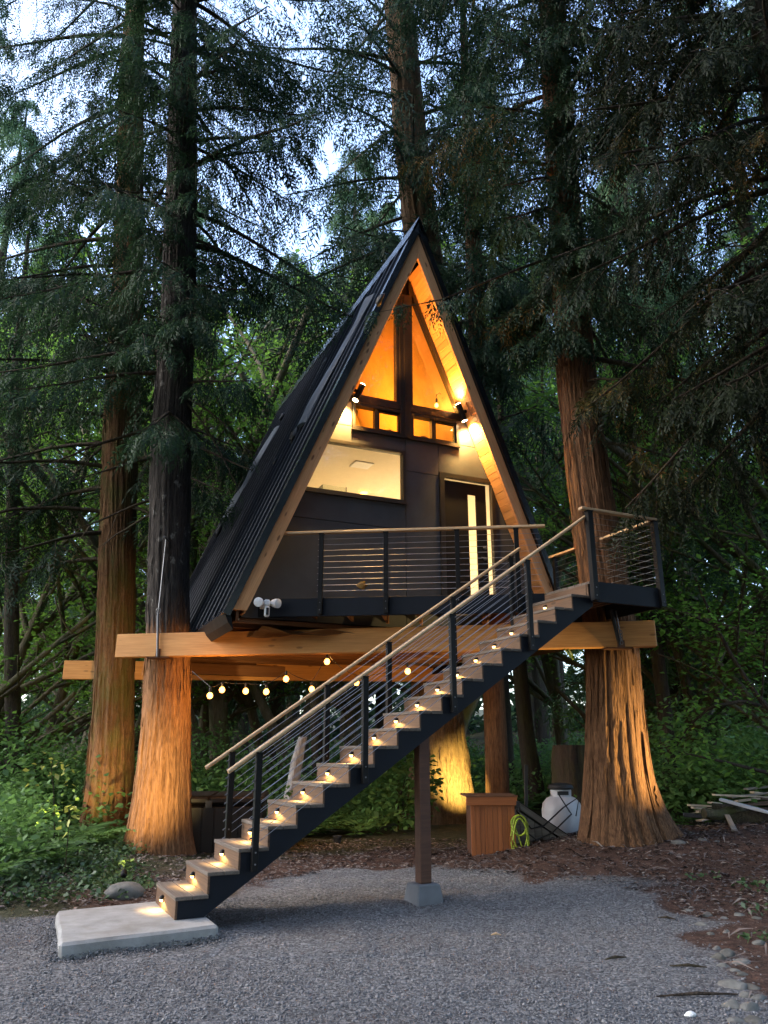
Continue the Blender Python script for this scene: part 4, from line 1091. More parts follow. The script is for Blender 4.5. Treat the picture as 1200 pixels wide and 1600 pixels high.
for kk in range(1, 20):
    s0 = (kk - 1) * RUN
    if kk < 19:
        for a, b in ((-0.016, RUN * 0.5 - 0.004), (RUN * 0.5 + 0.002, RUN + 0.006)):
            board('tread_board', (s0 + (a + b) / 2, -0.006, kk * RISE - TH / 2), (s0 + (a + b) / 2, SWID + 0.006, kk * RISE - TH / 2), b - a, TH, M_tread, stair, bev=0.004)
    z0, z1 = (kk - 1) * RISE + 0.002, kk * RISE - TH - 0.002
    board('riser_board', (s0 + 0.001, 0.002, (z0 + z1) / 2), (s0 + 0.001, SWID - 0.002, (z0 + z1) / 2), 0.020, z1 - z0, M_riser, stair, bev=0.002)
    if kk < 19:
        vv = SWID * 0.60; zz = (kk - 1) * RISE + 0.092
        hd = MB(); hd.lathe([(0.003, 0.030), (0.018, 0.023), (0.027, 0.004), (0.027, -0.004)], 14, (s0 - 0.022, vv, zz)); hd.box((s0 - 0.013, vv, zz), (0.008, 0.05, 0.055))
        f_ = hd.build('step_light', M_black, stair, smooth=True)
        MB().lathe([(0.001, -0.030), (0.018, -0.022), (0.025, -0.0045)], 12, (s0 - 0.022, vv, zz)).build('lens', M_step, f_, smooth=True)
        spot('step_light_beam', (s0 - 0.062, vv, zz - 0.026), (s0 - 0.03, vv, zz - 0.2), E_STEP, (1.0, 0.58, 0.18), 168, 0.15, 0.012, stair)
HR = lambda s: 1.22 + 0.681 * (s - 0.40)
def srail(v, posts, s0, s1, vs):
    for s in posts:
        zb_ = 0.666 * s - 0.10 if v < 0.4 else 0.666 * s + 0.02
        p = post(s, v, zb_, HR(s) - 0.035, stair, 0.058)
    rod('handrail', [(s0, v, HR(s0)), (s1, v, HR(s1))], 0.021, M_hand, stair, 12)
    for i in range(10):
        dz = -0.085 - i * 0.083
        rod('cable', [(posts[0], v, HR(posts[0]) + dz), (posts[-1], v, HR(posts[-1]) + dz)], 0.0030, M_steel, stair, 5)
        for s in posts[:1]:
            rod('cable_fitting', [(s - 0.055, v, HR(s) + dz - 0.037), (s - 0.02, v, HR(s) + dz - 0.014)], 0.007, M_galv, stair, 6)
srail(-0.035, (0.67, 1.77, 2.83, 3.91), 0.38, 4.90, 1)
srail(SWID + 0.035, (0.67, 1.73, 2.51, 3.42, 4.34), 0.40, 4.50, -1)
# post below the stairs on its pier
gz = float(ground_h(0.44, 8.56))
pp = st(2.5, 0.10, 0)
po = MB(); po.box((0, 0, 0.75), (0.125, 0.125, 1.5)); 
pst = po.build('support_post', M_post, None, mw=Matrix.Translation((pp[0], pp[1], gz + 0.17)) @ Matrix.Rotation(SA, 4, 'Z'), bevel=0.006)
tag(pst, 'dark stained timber post holding up the middle of the stairs', 'post')
pi_ = MB(); pi_.add([(sx * a, sy * a, z) for z, a in ((-0.1, 0.155), (0.03, 0.148), (0.17, 0.125)) for sx, sy in ((-1, -1), (1, -1), (1, 1), (-1, 1))],
                    [(0, 1, 2, 3)[::-1], (8, 9, 10, 11)] + [(r * 4 + i, r * 4 + (i + 1) % 4, r * 4 + 4 + (i + 1) % 4, r * 4 + 4 + i) for r in (0, 1) for i in range(4)])
M_pier = plain('pier_concrete', (0.13, 0.135, 0.145), 0.9, 0, 0.2, 0.3)
pio = pi_.build('concrete_pier', M_pier, None, mw=Matrix.Translation((pp[0], pp[1], gz)) @ Matrix.Rotation(SA, 4, 'Z'), bevel=0.012)
tag(pio, 'grey concrete pier block under the stair post', 'pier')
# landing slab
sl = [(-2.46, 6.57), (-1.395, 7.205), (-1.95, 8.42), (-2.99, 7.79)]
slm = MB(); nsub = 14
c_ = np.mean(sl, 0)
top = [(x, y, SZ - 0.002) for x, y in sl]; bot = [(c_[0] + (x - c_[0]) * 1.015, c_[1] + (y - c_[1]) * 1.015, -0.14) for x, y in sl]
slm.prism(bot, top); slo = slm.build('concrete_slab', M_conc, None, bevel=0.022)
bm = bmesh.new(); bm.from_mesh(slo.data); bmesh.ops.subdivide_edges(bm, edges=bm.edges[:], cuts=5, use_grid_fill=True)
for v in bm.verts:
    nz = float(vnoise(np.array(v.co[:]) * 9)) - 0.5
    if v.co.z < SZ - 0.004: v.co.x += nz * 0.02; v.co.y += nz * 0.02
bm.to_mesh(slo.data); bm.free()
tag(slo, 'pale concrete landing slab at the foot of the stairs', 'slab')

# ------------------------------------------------------------------ beams on the trees
zt = 1.66 + EYE
fbL, fbR = np.array([-4.07, 11.90]), np.array([3.70, 10.55])
fb = board('beam', (*fbL, zt - 0.175), (*fbR, zt - 0.175), 0.15, 0.35, M_beam, None, bev=0.008)
tag(fb, 'long pale glulam beam across the front, resting against two cedar trunks', 'beam', 'timber beams')
zt2 = 1.74 + EYE
bbL, bbR = np.array([-6.66, 16.33]), np.array([1.30, 17.05])
bb = board('beam', (*bbL, zt2 - 0.19), (*bbR, zt2 - 0.19), 0.15, 0.38, M_beam, None, bev=0.008)
tag(bb, 'rear glulam beam running behind the two left trunks', 'beam', 'timber beams')
fd = (fbR - fbL) / np.linalg.norm(fbR - fbL); fn = np.array([fd[1], -fd[0]])
def on_fb(px, py):
    r = ray(px, py); a0 = fbL + fn * 0.09; kk = np.dot(a0, fn) / np.dot(r[:2], fn); p = r * kk; return np.array([p[0], p[1], p[2] + EYE])
# left hanger: cable, turnbuckle and saddle
hl = thing('beam_hanger', 'steel cable and turnbuckle hanging the beam from the left trunk', 'hanger')
a_, b_, c_2 = on_fb(256, 838), on_fb(248, 955), on_fb(246, 1032)
rod('cable', [a_ + [0, 0.12, 0], b_ + [0, -0.02, 0]], 0.006, M_steel, hl)
tbk = MB(); tbk.tube([b_ + [0, -0.02, -0.06], c_2 + [0, -0.02, 0.06]], 0.019, 10); tbk.tube([b_ + [0, -0.02, 0.02], b_ + [0, -0.02, -0.07]], 0.012, 8); tbk.build('turnbuckle', M_galv, hl, smooth=True)
sh = MB(); sh.tube([b_ + [0.035 * math.cos(t), -0.02, 0.045 * math.sin(t)] for t in np.linspace(0, 2 * math.pi, 14)], 0.007, 6, False); sh.build('shackle', M_galv, hl, smooth=True)
MB().tube([a_ + [0, 0.30, 0], a_ + [0, 0.02, 0]], 0.018, 8).build('eye_bolt', M_galv, hl, smooth=True)
pl = MB(); pl.box((0, 0, 0), (0.34, 0.20, 0.012)); pl.box((0, -0.09, 0.06), (0.07, 0.012, 0.13)); pl.build('saddle_plate', M_post, hl, mw=Matrix.Translation((c_2[0], c_2[1] + 0.09, zt - 0.362)))
# right bracket
hr = thing('beam_bracket', 'dark steel strap bracket fixing the beam to the right trunk', 'bracket')
a_, b_ = on_fb(958, 955), on_fb(968, 1009)
stp = MB(); stp.tube([a_ + [-0.02, 0.0, 0.02], b_], [0.028, 0.024], 6); stp.build('strap', M_rubber, hr)
MB().tube([a_ + [0.03, -0.03, 0.0], b_ + [0.02, -0.03, 0.06]], 0.010, 8).build('rod', M_galv, hr, smooth=True)
lk = MB()
for q in range(4): lk.tube([b_ + np.array([0.02 + 0.018 * math.cos(t), -0.045, 0.04 + q * 0.045 + 0.03 * math.sin(t)]) for t in np.linspace(0, 2 * math.pi, 10)], 0.005, 5, False)
lk.build('chain', M_galv, hr, smooth=True)
pl = MB(); pl.box((0, 0, 0), (0.36, 0.22, 0.014)); pl.box((0.02, -0.10, 0.05), (0.10, 0.014, 0.10)); pl.build('saddle_plate', M_post, hr, mw=Matrix.Translation((b_[0], b_[1] + 0.09, zt - 0.363)))
# two green strap ends below the beam
for k_, (x0, y0, x1, y1) in enumerate(((882, 1010, 897, 1030), (889, 1010, 896, 1024))):
    a_, b_ = on_fb(x0, y0), on_fb(x1, y1)
    o = board('strap_end', a_ + [0, 0.1, 0], b_ + [0, 0.05, 0], 0.012, 0.022, M_hose, None, bev=0.002)
    tag(o, ('longer lime green strap end hanging below the right of the beam', 'shorter lime green strap end hanging below the right of the beam')[k_], 'strap', 'green straps')

# ------------------------------------------------------------------ string lights under the house
sl_ = thing('string_lights', 'festoon of warm bulbs strung below the treehouse floor', 'string lights')
bulbs = [(328, 1086, 11.2), (347, 1077, 11.5), (384, 1079, 11.6), (416, 1080, 11.6), (447, 1060, 11.6), (487, 1076, 11.7), (511, 1033, 11.5), (557, 1066, 12.3), (637, 1048, 11.6), (797, 1024, 12.2)]
cord = []
for px, py, Y in bulbs:
    p = at(px, py, Y); cord.append(p + [0, 0, 0.11])
    MB().lathe([(0.014, 0.0), (0.018, 0.01), (0.018, 0.06), (0.008, 0.07)], 10, p + [0, 0, 0.032]).build('socket', M_rubber, sl_, smooth=True)
    MB().lathe([(0.001, -0.052), (0.028, -0.044), (0.043, -0.01), (0.034, 0.018), (0.014, 0.036)], 16, p).build('bulb', M_bulb, sl_, smooth=True)
for px, py, Y in bulbs: p = at(px, py, Y); spot('bulb_light', p + [0, 0.06, -0.01], p + [0, 1.0, 0.15], 5.0, (1.0, 0.46, 0.10), 172, 0.3, 0.03, sl_)
full = []
for a, b in zip(cord[:-1], cord[1:]):
    for t in np.linspace(0, 1, 8)[:-1]: full.append(a + (b - a) * t - np.array([0, 0, 0.10 * 4 * t * (1 - t)]) * np.linalg.norm(b - a) * 0.6)
full.append(cord[-1]); full.insert(0, cord[0] + [-0.35, 0.3, 0.25])
rod('cord', full, 0.005, M_rubber, sl_, 5)

# ------------------------------------------------------------------ things on the ground
def gpt(px, py):                           # point of the ground seen at a pixel
    r = ray(px, py); k = 1.0
    lo, hi = 2.0, 60.0
    for _ in range(60):
        mid = (lo + hi) / 2; p = r * mid; 
        if p[2] + EYE > float(ground_h(p[0], p[1])): lo = mid
        else: hi = mid
    p = r * lo; return np.array([p[0], p[1], p[2] + EYE])
# hot tub
tb = thing('hot_tub', 'dark brown covered hot tub behind the foot of the stairs', 'hot tub', (-2.72, 13.2, 0.0), R_(6))
tub = MB(); tub.box((0, 0, 0.36), (1.62, 1.62, 0.74)); tub.build('cabinet', M_tub, tb, bevel=0.05)
for i in range(9): 
    x = -0.72 + i * 0.18
    MB().box((x, -0.815, 0.36), (0.165, 0.016, 0.66)).build('cabinet_slat', M_tub, tb, bevel=0.004)
for s in (-1, 1): MB().box((s * 0.415, 0, 0.79), (0.825, 1.68, 0.10)).build('cover_half', M_tub, tb, bevel=0.025)
MB().box((0, -0.85, 0.74), (0.10, 0.012, 0.10)).build('cover_strap', M_rubber, tb)

# cedar pump cabinet with hose and its grey lean-to
cz = float(ground_h(1.5, 11.45))
cb_ = thing('cedar_cabinet', 'orange cedar pump cabinet with flat lid beyond the stair post', 'cabinet', (1.50, 11.72, 0.10), R_(2))
MB().box((0, 0, 0.36), (0.60, 0.50, 0.76)).build('carcass', M_post, cb_)
xw = np.array([0.06, 0.07, 0.06, 0.035, 0.075, 0.07, 0.06, 0.075, 0.06, 0.045]); xw = xw / xw.sum() * 0.62; x = -0.31
for w in xw:
    MB().box((0, 0, 0), (0.74, w - 0.004, 0.018)).build('cabinet_board', M_cabinet, cb_, mw=axes_mat((x + w / 2, -0.26, 0.36), (0, 0, 1), (0, -1, 0)), bevel=0.002); x += w
board('lid_front', (-0.37, -0.30, 0.74), (0.34, -0.30, 0.74), 0.022, 0.11, M_cabinet, cb_)
board('lid', (-0.38, 0.0, 0.805), (0.35, 0.0, 0.805), 0.64, 0.02, M_joist, cb_)
# lean-to
lt = thing('lean_to', 'grey boarded wedge with a sloping top beside the cedar cabinet', 'lean-to', (1.50, 11.72, 0.10), R_(2))
MB().prism([(0.33, 0.10, 0.68), (0.33, 0.10, -0.1), (1.06, 0.10, -0.1), (1.06, 0.10, 0.20)], [(0.33, 0.5, 0.68), (0.33, 0.5, -0.1), (1.06, 0.5, -0.1), (1.06, 0.5, 0.20)]).build('side_wall', M_tub, lt)
for i in range(7):
    x0 = 0.345 + i * 0.103; zt_ = 0.66 - (x0 + 0.1 - 0.33) * 0.657
    MB().prism([(x0, 0.088, -0.08), (x0 + 0.096, 0.088, -0.08), (x0 + 0.096, 0.088, zt_ - 0.01), (x0, 0.088, zt_ + 0.05)], [(x0, 0.099, -0.08), (x0 + 0.096, 0.099, -0.08), (x0 + 0.096, 0.099, zt_ - 0.01), (x0, 0.099, zt_ + 0.05)]).build('siding_board', M_greywood, lt)
board('sloping_rail', (0.34, 0.07, 0.73), (1.12, 0.07, 0.215), 0.03, 0.09, M_greywood, lt)
MB().prism([(0.33, 0.04, 0.775), (1.14, 0.04, 0.24), (1.14, 0.04, 0.255), (0.33, 0.04, 0.79)], [(0.33, 0.55, 0.775), (1.14, 0.55, 0.24), (1.14, 0.55, 0.255), (0.33, 0.55, 0.79)]).build('sloping_top', M_tub, lt)
# hose
hz = thing('garden_hose', 'lime green garden hose coiled on the cabinet corner', 'hose', (1.86, 11.42, 0.0), R_(2))
hp = []
for i in range(120):
    t = i / 119 * 6 * 2 * math.pi; k_ = int(i / 20); rr = 0.115 + 0.012 * math.sin(i * 0.7)
    hh_ = 0.24 + 0.05 * math.sin(k_ * 1.7)
    hp.append((rr * math.cos(t) * (0.9 + 0.1 * math.sin(k_)), -0.01 - 0.018 * k_ * 0.5 + 0.006 * math.sin(t), 0.62 - hh_ + hh_ * math.sin(t) if k_ % 2 else 0.66 - 0.13 + 0.13 * math.sin(t)))
rod('coil', hp, 0.010, M_hose, hz, 8)
rod('loose_end', [(0.10, -0.02, 0.5), (0.12, -0.03, 0.3), (0.10, -0.03, 0.16), (0.02, -0.03, 0.26), (-0.06, -0.03, 0.5)], 0.010, M_hose, hz, 8)
hk = MB(); hk.box((0, 0.03, 0.78), (0.05, 0.06, 0.12)); hk.tube([(0, 0.03, 0.74), (0, -0.08, 0.72), (0, -0.10, 0.78)], 0.012, 8); hk.build('hook', M_rubber, hz)
# propane tank
tkp = at(880, 1300, 12.7)
tk = thing('propane_tank', 'squat white propane tank with black collar beside the right trunk', 'tank', (tkp[0], 12.7, 0.12), 0)
MB().lathe([(0.02, 0.04), (0.20, 0.05), (0.28, 0.11), (0.305, 0.20), (0.305, 0.52), (0.285, 0.61), (0.22, 0.69), (0.12, 0.725), (0.02, 0.73)], 36).build('vessel', M_tank, tk, smooth=True)
MB().lathe([(0.21, -0.05), (0.21, 0.06), (0.20, 0.06), (0.20, -0.05)], 28).build('foot_ring', M_tank, tk, smooth=True)
MB().lathe([(0.155, 0.68), (0.16, 0.82), (0.148, 0.82), (0.145, 0.68)], 28).build('collar', M_tank, tk, smooth=True)
MB().box((0, -0.157, 0.765), (0.17, 0.012, 0.055)).build('collar_slot', M_rubber, tk)
MB().lathe([(0.19, 0.815), (0.20, 0.84), (0.18, 0.88), (0.10, 0.905), (0.01, 0.91)], 24).build('lid', M_rubber, tk, smooth=True)
cbp = [at(800, 1258, 11.9), at(830, 1295, 11.6), at(850, 1290, 11.7), at(880, 1262, 12.0), at(905, 1245, 12.0), at(900, 1275, 11.9)]
o = rod('gas_line', cbp, 0.011, M_rubber, None, 8); tag(o, 'black gas line looping from the cabinet across the tank', 'hose', 'black lines')
o = rod('gas_line', [at(872, 1240, 12.0), at(890, 1268, 11.95), at(893, 1272, 11.9), at(862, 1302, 11.6), at(838, 1312, 11.5), at(818, 1297, 11.5)], 0.010, M_rubber, None, 8); tag(o, 'black gas line crossing down in front of the tank collar', 'hose', 'black lines')
# tall black stake behind the cabinet
o = board('stake', at(822, 1262, 12.6), at(822, 1195, 12.6), 0.05, 0.05, M_rubber, None, up=(0, 1, 0)); tag(o, 'black square stake standing behind the grey lean-to', 'stake')
# small black pot on the bare earth
pz = gpt(527, 1318)
o = MB().lathe([(0.05, 0), (0.075, 0.10), (0.085, 0.10), (0.085, 0.12), (0.07, 0.12), (0.06, 0.03)], 18, pz).build('plant_pot', M_rubber, None, smooth=True); tag(o, 'small black pot on the bare earth below the stairs', 'pot')

# boulders and cobbles
def rock(name, p, s, seed, mat, label, group=None, flat=0.6, rz=0.0):
    V, F = ico(3); q = V * 1.4 + seed * 3.7
    V = V * (1 + (vnoise(q) - 0.5)[:, None] * 0.55 + (vnoise(q * 3) - 0.5)[:, None] * 0.12) * np.array([s, s * 0.65, s * flat])
    c, s_ = math.cos(rz), math.sin(rz); V = V @ np.array([[c, s_, 0], [-s_, c, 0], [0, 0, 1]])
    o = link(name, mesh_np(name, V, F, smooth=True), mat, None, Matrix.Translation(p)); tag(o, label, 'stone', group); return o
def rockm(name, a, b):
    m, n, out = newmat(name); f = noise(n, coords(n, kind='Object'), 7, 6, 0.65); c = ramp(n, f, [(0.3, a), (0.7, b)])
    bsdf(n, out, c, 0.8, 0, bumpn(n, noise(n, coords(n), 30, 4), 0.4, 0.01), 0.3); return m
M_rock = rockm('grey_stone', (0.075, 0.074, 0.068), (0.18, 0.175, 0.16)); M_rockd = rockm('dark_stone', (0.05, 0.048, 0.042), (0.15, 0.14, 0.12))
g_ = gpt(193, 1402); rock('boulder', g_ + [0, 0, 0.05], 0.19, 3, M_rock, 'smooth long grey boulder beside the concrete slab', None, 0.52, 0.35)
cob = [(1136, 1486, .085), (1158, 1500, .09), (1145, 1536, .10), (1168, 1538, .075), (1166, 1552, .055), (1185, 1555, .07), (1124, 1492, .06), (1148, 1512, .05), (1130, 1505, .055), (1160, 1518, .06), (1142, 1568, .08), (1170, 1572, .09), (1178, 1590, .10), (1150, 1590, .07), (1120, 1478, .05), (1110, 1455, .06), (1095, 1440, .07), (1135, 1452, .06), (1160, 1455, .05), (1185, 1470, .08), (1075, 1418, .06), (1105, 1425, .07), (1130, 1430, .05), (1155, 1425, .08), (1182, 1430, .06), (1060, 1312, .13), (1098, 1308, .07), (1080, 1297, .08), (1120, 1310, .05)]
special = {(1136, 1486): 'pale round cobble, uppermost of the close group at the right gravel edge', (1145, 1536): 'largest pale oval cobble at the lower right gravel edge', (1060, 1312): 'flat reddish stone on the dirt right of the right trunk', (193, 1402): ''}
for i, (px, py, s) in enumerate(cob):
    p = gpt(px, py + 5); d = s * rng.uniform(0.8, 1.1)
    lab = special.get((px, py), 'small weathered cobble along the right edge of the gravel' if py > 1400 else 'small dark stone on the dirt by the right trunk')
    rock('cobble', p + [0, 0, -d * 0.12], d * 0.85, i + 11, M_rock if i % 3 else M_rockd, lab, 'cobbles by the gravel' if py > 1400 else 'stones by the right trunk', rng.uniform(0.45, 0.7), rng.uniform(-0.6, 0.6))

# lumber and logs at the right
pile_g = 'boards in the lumber pile'
pl_ = [(1076, 1258, 1160, 1262, 12.8, .05), (1082, 1262, 1155, 1268, 12.6, .05), (1115, 1242, 1210, 1246, 13.2, .05), (1175, 1238, 1215, 1242, 13.4, .06), (1150, 1252, 1215, 1244, 13.0, .05), (1110, 1254, 1124, 1256, 12.7, .05)]
labs = ['pale thin board, upper of the left pair in the lumber pile', 'pale thin board, lower of the left pair in the lumber pile', 'longest pale board lying level on top of the lumber pile', 'white-ended board at the far right top of the lumber pile', 'brown board slanting up to the right in the lumber pile', 'short board stub at the left top of the lumber pile']
for (x0, y0, x1, y1, Y, w), lab in zip(pl_, labs):
    o = board('plank', at(x0, y0, Y), at(x1, y1, Y + 0.2), 0.10, w * 0.55, M_lumber, None); tag(o, lab, 'plank', pile_g)
extra = [(1128, 1262, 1225, 1250, 12.9, .05, 'brown weathered board, steepest in the middle of the lumber pile'), (1090, 1268, 1170, 1259, 12.7, .06, 'thick pale board resting on the short brown log'), (1150, 1258, 1225, 1256, 12.7, .04, 'narrow tan board lying level behind the white slab'), (1165, 1233, 1225, 1226, 13.6, .05, 'uppermost board of the pile, tilted at the far right'), (1185, 1247, 1225, 1252, 13.1, .05, 'pale short board end near the right picture edge'), (1140, 1246, 1225, 1236, 13.3, .04, 'thin tan lath crossing the top of the pile'), (1120, 1270, 1215, 1262, 12.5, .045, 'reddish board low in the pile above the thick log')]
for x0, y0, x1, y1, Y, w, lab in extra:
    o = board('plank', at(x0, y0, Y), at(x1, y1, Y + 0.15), 0.12, w * 0.6, (M_lumber, M_greywood, M_riser)[int(x0 + y0) % 3], None); tag(o, lab, 'plank', pile_g)
for i in range(4):                          # pallet-like boards lying flat
    a, b = gpt(1078 + i * 5, 1281 + i * 4), gpt(1118 + i * 6, 1273 + i * 4)
    o = board('plank', a + [0, 0, 0.09], b + [0, 0, 0.10], 0.085, 0.02, M_lumber, None); tag(o, ('rearmost', 'second', 'third', 'nearest')[i] + ' of four pale slats lying flat beside the right trunk', 'plank', 'flat slats')
o = board('plank', at(1125, 1249, 12.3), at(1215, 1273, 11.9), 0.20, 0.035, plain('white_board', (0.55, 0.55, 0.58), 0.6, 0, 0.15), None); tag(o, 'wide white faced slab board lying on the logs', 'plank', pile_g)
def log(label, p0, p1, r, mat, seed):
    p0, p1 = np.array(p0), np.array(p1); n = 14; t = np.linspace(0, 1, n); pts = p0 + np.outer(t, p1 - p0) + (np.stack([vnoise(np.stack([t * 3 + seed, 0 * t, 0 * t + k], -1)) for k in range(3)], -1) - 0.5) * 0.05
    mb = MB().tube(pts, r * (1 + 0.12 * (vnoise(np.stack([t * 5, 0 * t + seed, 0 * t], -1)) - 0.5)), 14)
    o = mb.build('log', mat, None, smooth=True); tag(o, label, 'log', 'logs at the right'); return o
log('thick mossy log lying below the white slab board', at(1135, 1285, 12.2) - [0, 0, 0.02], at(1230, 1277, 12.0), 0.13, M_bark_dark, 1)
log('thin dark log under the upper boards of the pile', at(1112, 1262, 12.6), at(1215, 1274, 12.3), 0.07, M_bark_dark, 4)
log('short brown log with its cut end facing left', at(1098, 1272, 12.1), at(1160, 1268, 12.3), 0.075, M_bark_maple, 7)
o = board('plank', gpt(1148, 1300) + [0, 0, 0.02], at(1136, 1274, 12.0), 0.07, 0.03, M_greywood, None); tag(o, 'grey board leaning against the end of the mossy log', 'plank', pile_g)
o = board('plank', at(1068, 1273, 12.9), at(1106, 1276, 12.8), 0.25, 0.05, M_side, None); tag(o, 'dark panel lying beyond the flat slats', 'plank', pile_g)

# twigs, chips and fallen leaves on the ground
def debris(name, N, box, size, mat, label, cat, flt=None, thin=0.25):
    x = rng.uniform(box[0], box[1], N); y = rng.uniform(box[2], box[3], N)
    if flt is not None: k = flt(x, y); x, y = x[k], y[k]
    n = len(x); a = rng.uniform(0, 2 * np.pi, n); L = size * rng.uniform(0.4, 1.6, n); Wd = L * thin * rng.uniform(0.6, 1.5, n)
    z = ground_h(x, y) + 0.012; d = np.stack([np.cos(a), np.sin(a), rng.uniform(-0.25, 0.25, n)], -1); s = np.stack([-np.sin(a), np.cos(a), rng.uniform(-0.4, 0.4, n)], -1)
    c = np.stack([x, y, z], -1); e = d * L[:, None] / 2; f = s * Wd[:, None] / 2; u = np.array([0, 0, 1.0]) * (L * 0.12)[:, None]
    V = np.stack([c - e, c - f + u, c + e, c + f + u], 1).reshape(-1, 3); F = np.arange(n * 4).reshape(-1, 4)
    o = link(name, mesh_np(name, V, F), mat); tag(o, label, cat, kind='stuff'); return o
M_chipw = stone_mat('litter', [(0.0, (0.035, 0.02, 0.013)), (0.5, (0.10, 0.055, 0.03)), (0.85, (0.20, 0.13, 0.08)), (1.0, (0.42, 0.36, 0.28))])
debris('leaf_litter', 16000, (-5, 6, 8.0, 14), 0.055, M_chipw, 'brown bark chips and dead leaves on the dirt', 'litter', lambda x, y: poly_sd(x, y, GRAVEL) < 0.15, 0.4)
debris('gravel_litter', 3800, (-4.5, 4, 4.6, 10), 0.035, M_chipw, 'scattered twigs and leaf scraps on the gravel', 'litter', None, 0.14)
debris('twig_litter', 900, (1.0, 6, 5.0, 13), 0.22, M_chipw, 'loose broken twigs along the right bank', 'litter', lambda x, y: poly_sd(x, y, GRAVEL) < 0.05, 0.06)
for i, (px, py, L, a, lab) in enumerate(((1090, 1558, 0.55, 0.1, 'long dark stick lying on the lower right gravel'), (1076, 1513, 0.26, -0.1, 'short dark bark strip on the right gravel'), (1042, 1437, 0.16, -0.5, 'dark bark flake on the right of the gravel'), (775, 1463, 0.09, 0.2, 'tan leaf on the middle of the gravel'), (962, 1500, 0.2, 0.4, 'flat brown bark piece in the gravel'))):
    p = gpt(px, py); d = np.array([math.cos(a), math.sin(a), 0]) * L / 2
    o = MB().tube([p - d + [0, 0, 0.012], p + [0, 0, 0.022], p + d + [0, 0, 0.01]], [0.004, 0.012, 0.004], 6).build('stick', M_twig if i != 3 else M_hand, None); tag(o, lab, 'stick', 'sticks on the gravel')
p = gpt(1079, 1588); o = rock('pebble', p + [0, 0, 0.01], 0.035, 99, plain('white_quartz', (0.7, 0.7, 0.68), 0.5), 'white pebble at the bottom right of the gravel', None, 0.5)

# ------------------------------------------------------------------ hero trees
def limbs_px(crown, path, specs):
    for z, az, L, kw in specs: crown.limb(path_at(path, z), az, L, **kw)
# left front cedar
pa = path_px([(1345, 249, 54), (1300, 250, 47), (1200, 256, 40), (1100, 261, 35.5), (1040, 262, 33), (950, 262, 31.5), (850, 264, 30.5), (700, 267, 29), (500, 278, 26), (300, 284, 23), (100, 287, 20), (0, 289, 18)], 12.33, 27)
t1 = thing('cedar_tree', 'left cedar with pale stripped lower trunk holding the end of the front beam', 'tree', group='cedars carrying the house')
link('trunk', trunk_mesh('trunk', pa, 130, 260, 0.04, [(-70, 0.35, 3), (10, 0.30, 4), (180, 0.35, 3), (-130, 0.22, 4), (90, .2, 3)], 1, 11, 0.02, 0.7, 0.0, 650, 14.0, 0.35), M_bark_left, t1)
cr = Crown()
for i in range(44):
    z = 7.2 + 13.5 * (i / 44) ** 0.9 + rng.uniform(-0.2, 0.2); az = rng.uniform(0, 2 * np.pi)
    L = rng.uniform(1.8, 3.6)
    if math.cos(az - 0.35) > 0.1 and z < 11: L *= 0.55
    if -2.6 < math.atan2(math.sin(az), math.cos(az)) < -0.9: L *= 0.75
    cr.limb(path_at(pa, z), az, L, R_(rng.uniform(-5, 22)), rng.uniform(0.25, 0.6), 15, 6, 0.43, twl=0.30, bare=0.2)
for z, az, L in ((5.6, -2.9, 1.5), (5.4, 2.9, 1.3), (6.6, -0.3, 1.7), (6.9, 3.3, 2.2), (6.3, -2.6, 1.6)):   # dead lower branches
    cr.limb(path_at(pa, z), az, L, R_(-8), 0.35, 5, 0, 0.12, bare=0.4, foliage=0.5, wob=0.5)
for px0, py0, px1, py1 in ((312, 652, 395, 712), (312, 660, 370, 760)):      # rusty dead branch over the roof
    a, b = at(px0 - 20, py0 - 30, 12.2), at(px1, py1, 11.9); t = np.linspace(0, 1, 7)[:, None]; pts = a + (b - a) * t + np.array([0, 0, 0.12]) * np.sin(t * 3.1)
    cr.tube(pts, 0.02 * (1 - 0.8 * t[:, 0]) + 0.003); cr.dress(pts, 9, 1, 0.16, 0.22, 0.3)
for i in range(12): cr.limb(path_at(pa, 10.6 + i * 0.75), 0.1 + rng.uniform(-0.9, 0.7), rng.uniform(2.2, 3.8), R_(rng.uniform(0, 18)), 0.45, 16, 7, 0.42, twl=0.30, bare=0.15)
for i in range(22): cr.limb(path_at(pa, 8.4 + i * 0.45), -1.57 + rng.uniform(-1.2, 1.2), rng.uniform(0.7, 1.7), R_(rng.uniform(0, 15)), 0.55, 9, 6, 0.42, twl=0.40, bare=0.0)
link('crown', cr.mesh('crown', FROND_HERO, M_twig, M_leaf_cedar), None, t1)
# left rear mossy cedar
pb = path_px([(1335, 163, 46), (1290, 169, 38), (1200, 174, 33), (1100, 178, 30), (1000, 180, 28.5), (900, 182, 27.5), (750, 187, 26), (600, 193, 26), (450, 200, 23), (300, 203, 20), (100, 206, 17)], 15.75, 30)
t2 = thing('cedar_tree', 'leftmost big trunk with shaggy orange-brown mossy bark behind the front left cedar', 'tree', group='cedars carrying the house')
link('trunk', trunk_mesh('trunk', pb, 120, 300, 0.05, [(-80, 0.3, 3), (20, 0.25, 4), (190, 0.45, 3), (-140, 0.3, 4)], 5, 13, 0.05, 0.8, 0.02, 900, 14.0, 0.4), M_bark_moss, t2)
cr = Crown()
for i in range(42):
    z = 7.6 + 16.0 * (i / 42) ** 0.9; az = rng.uniform(0, 2 * np.pi); L = rng.uniform(2.4, 4.6)
    cr.limb(path_at(pb, z), az, L, R_(rng.uniform(-8, 15)), rng.uniform(0.3, 0.6), 17, 8, 0.46, twl=0.30, bare=0.2)
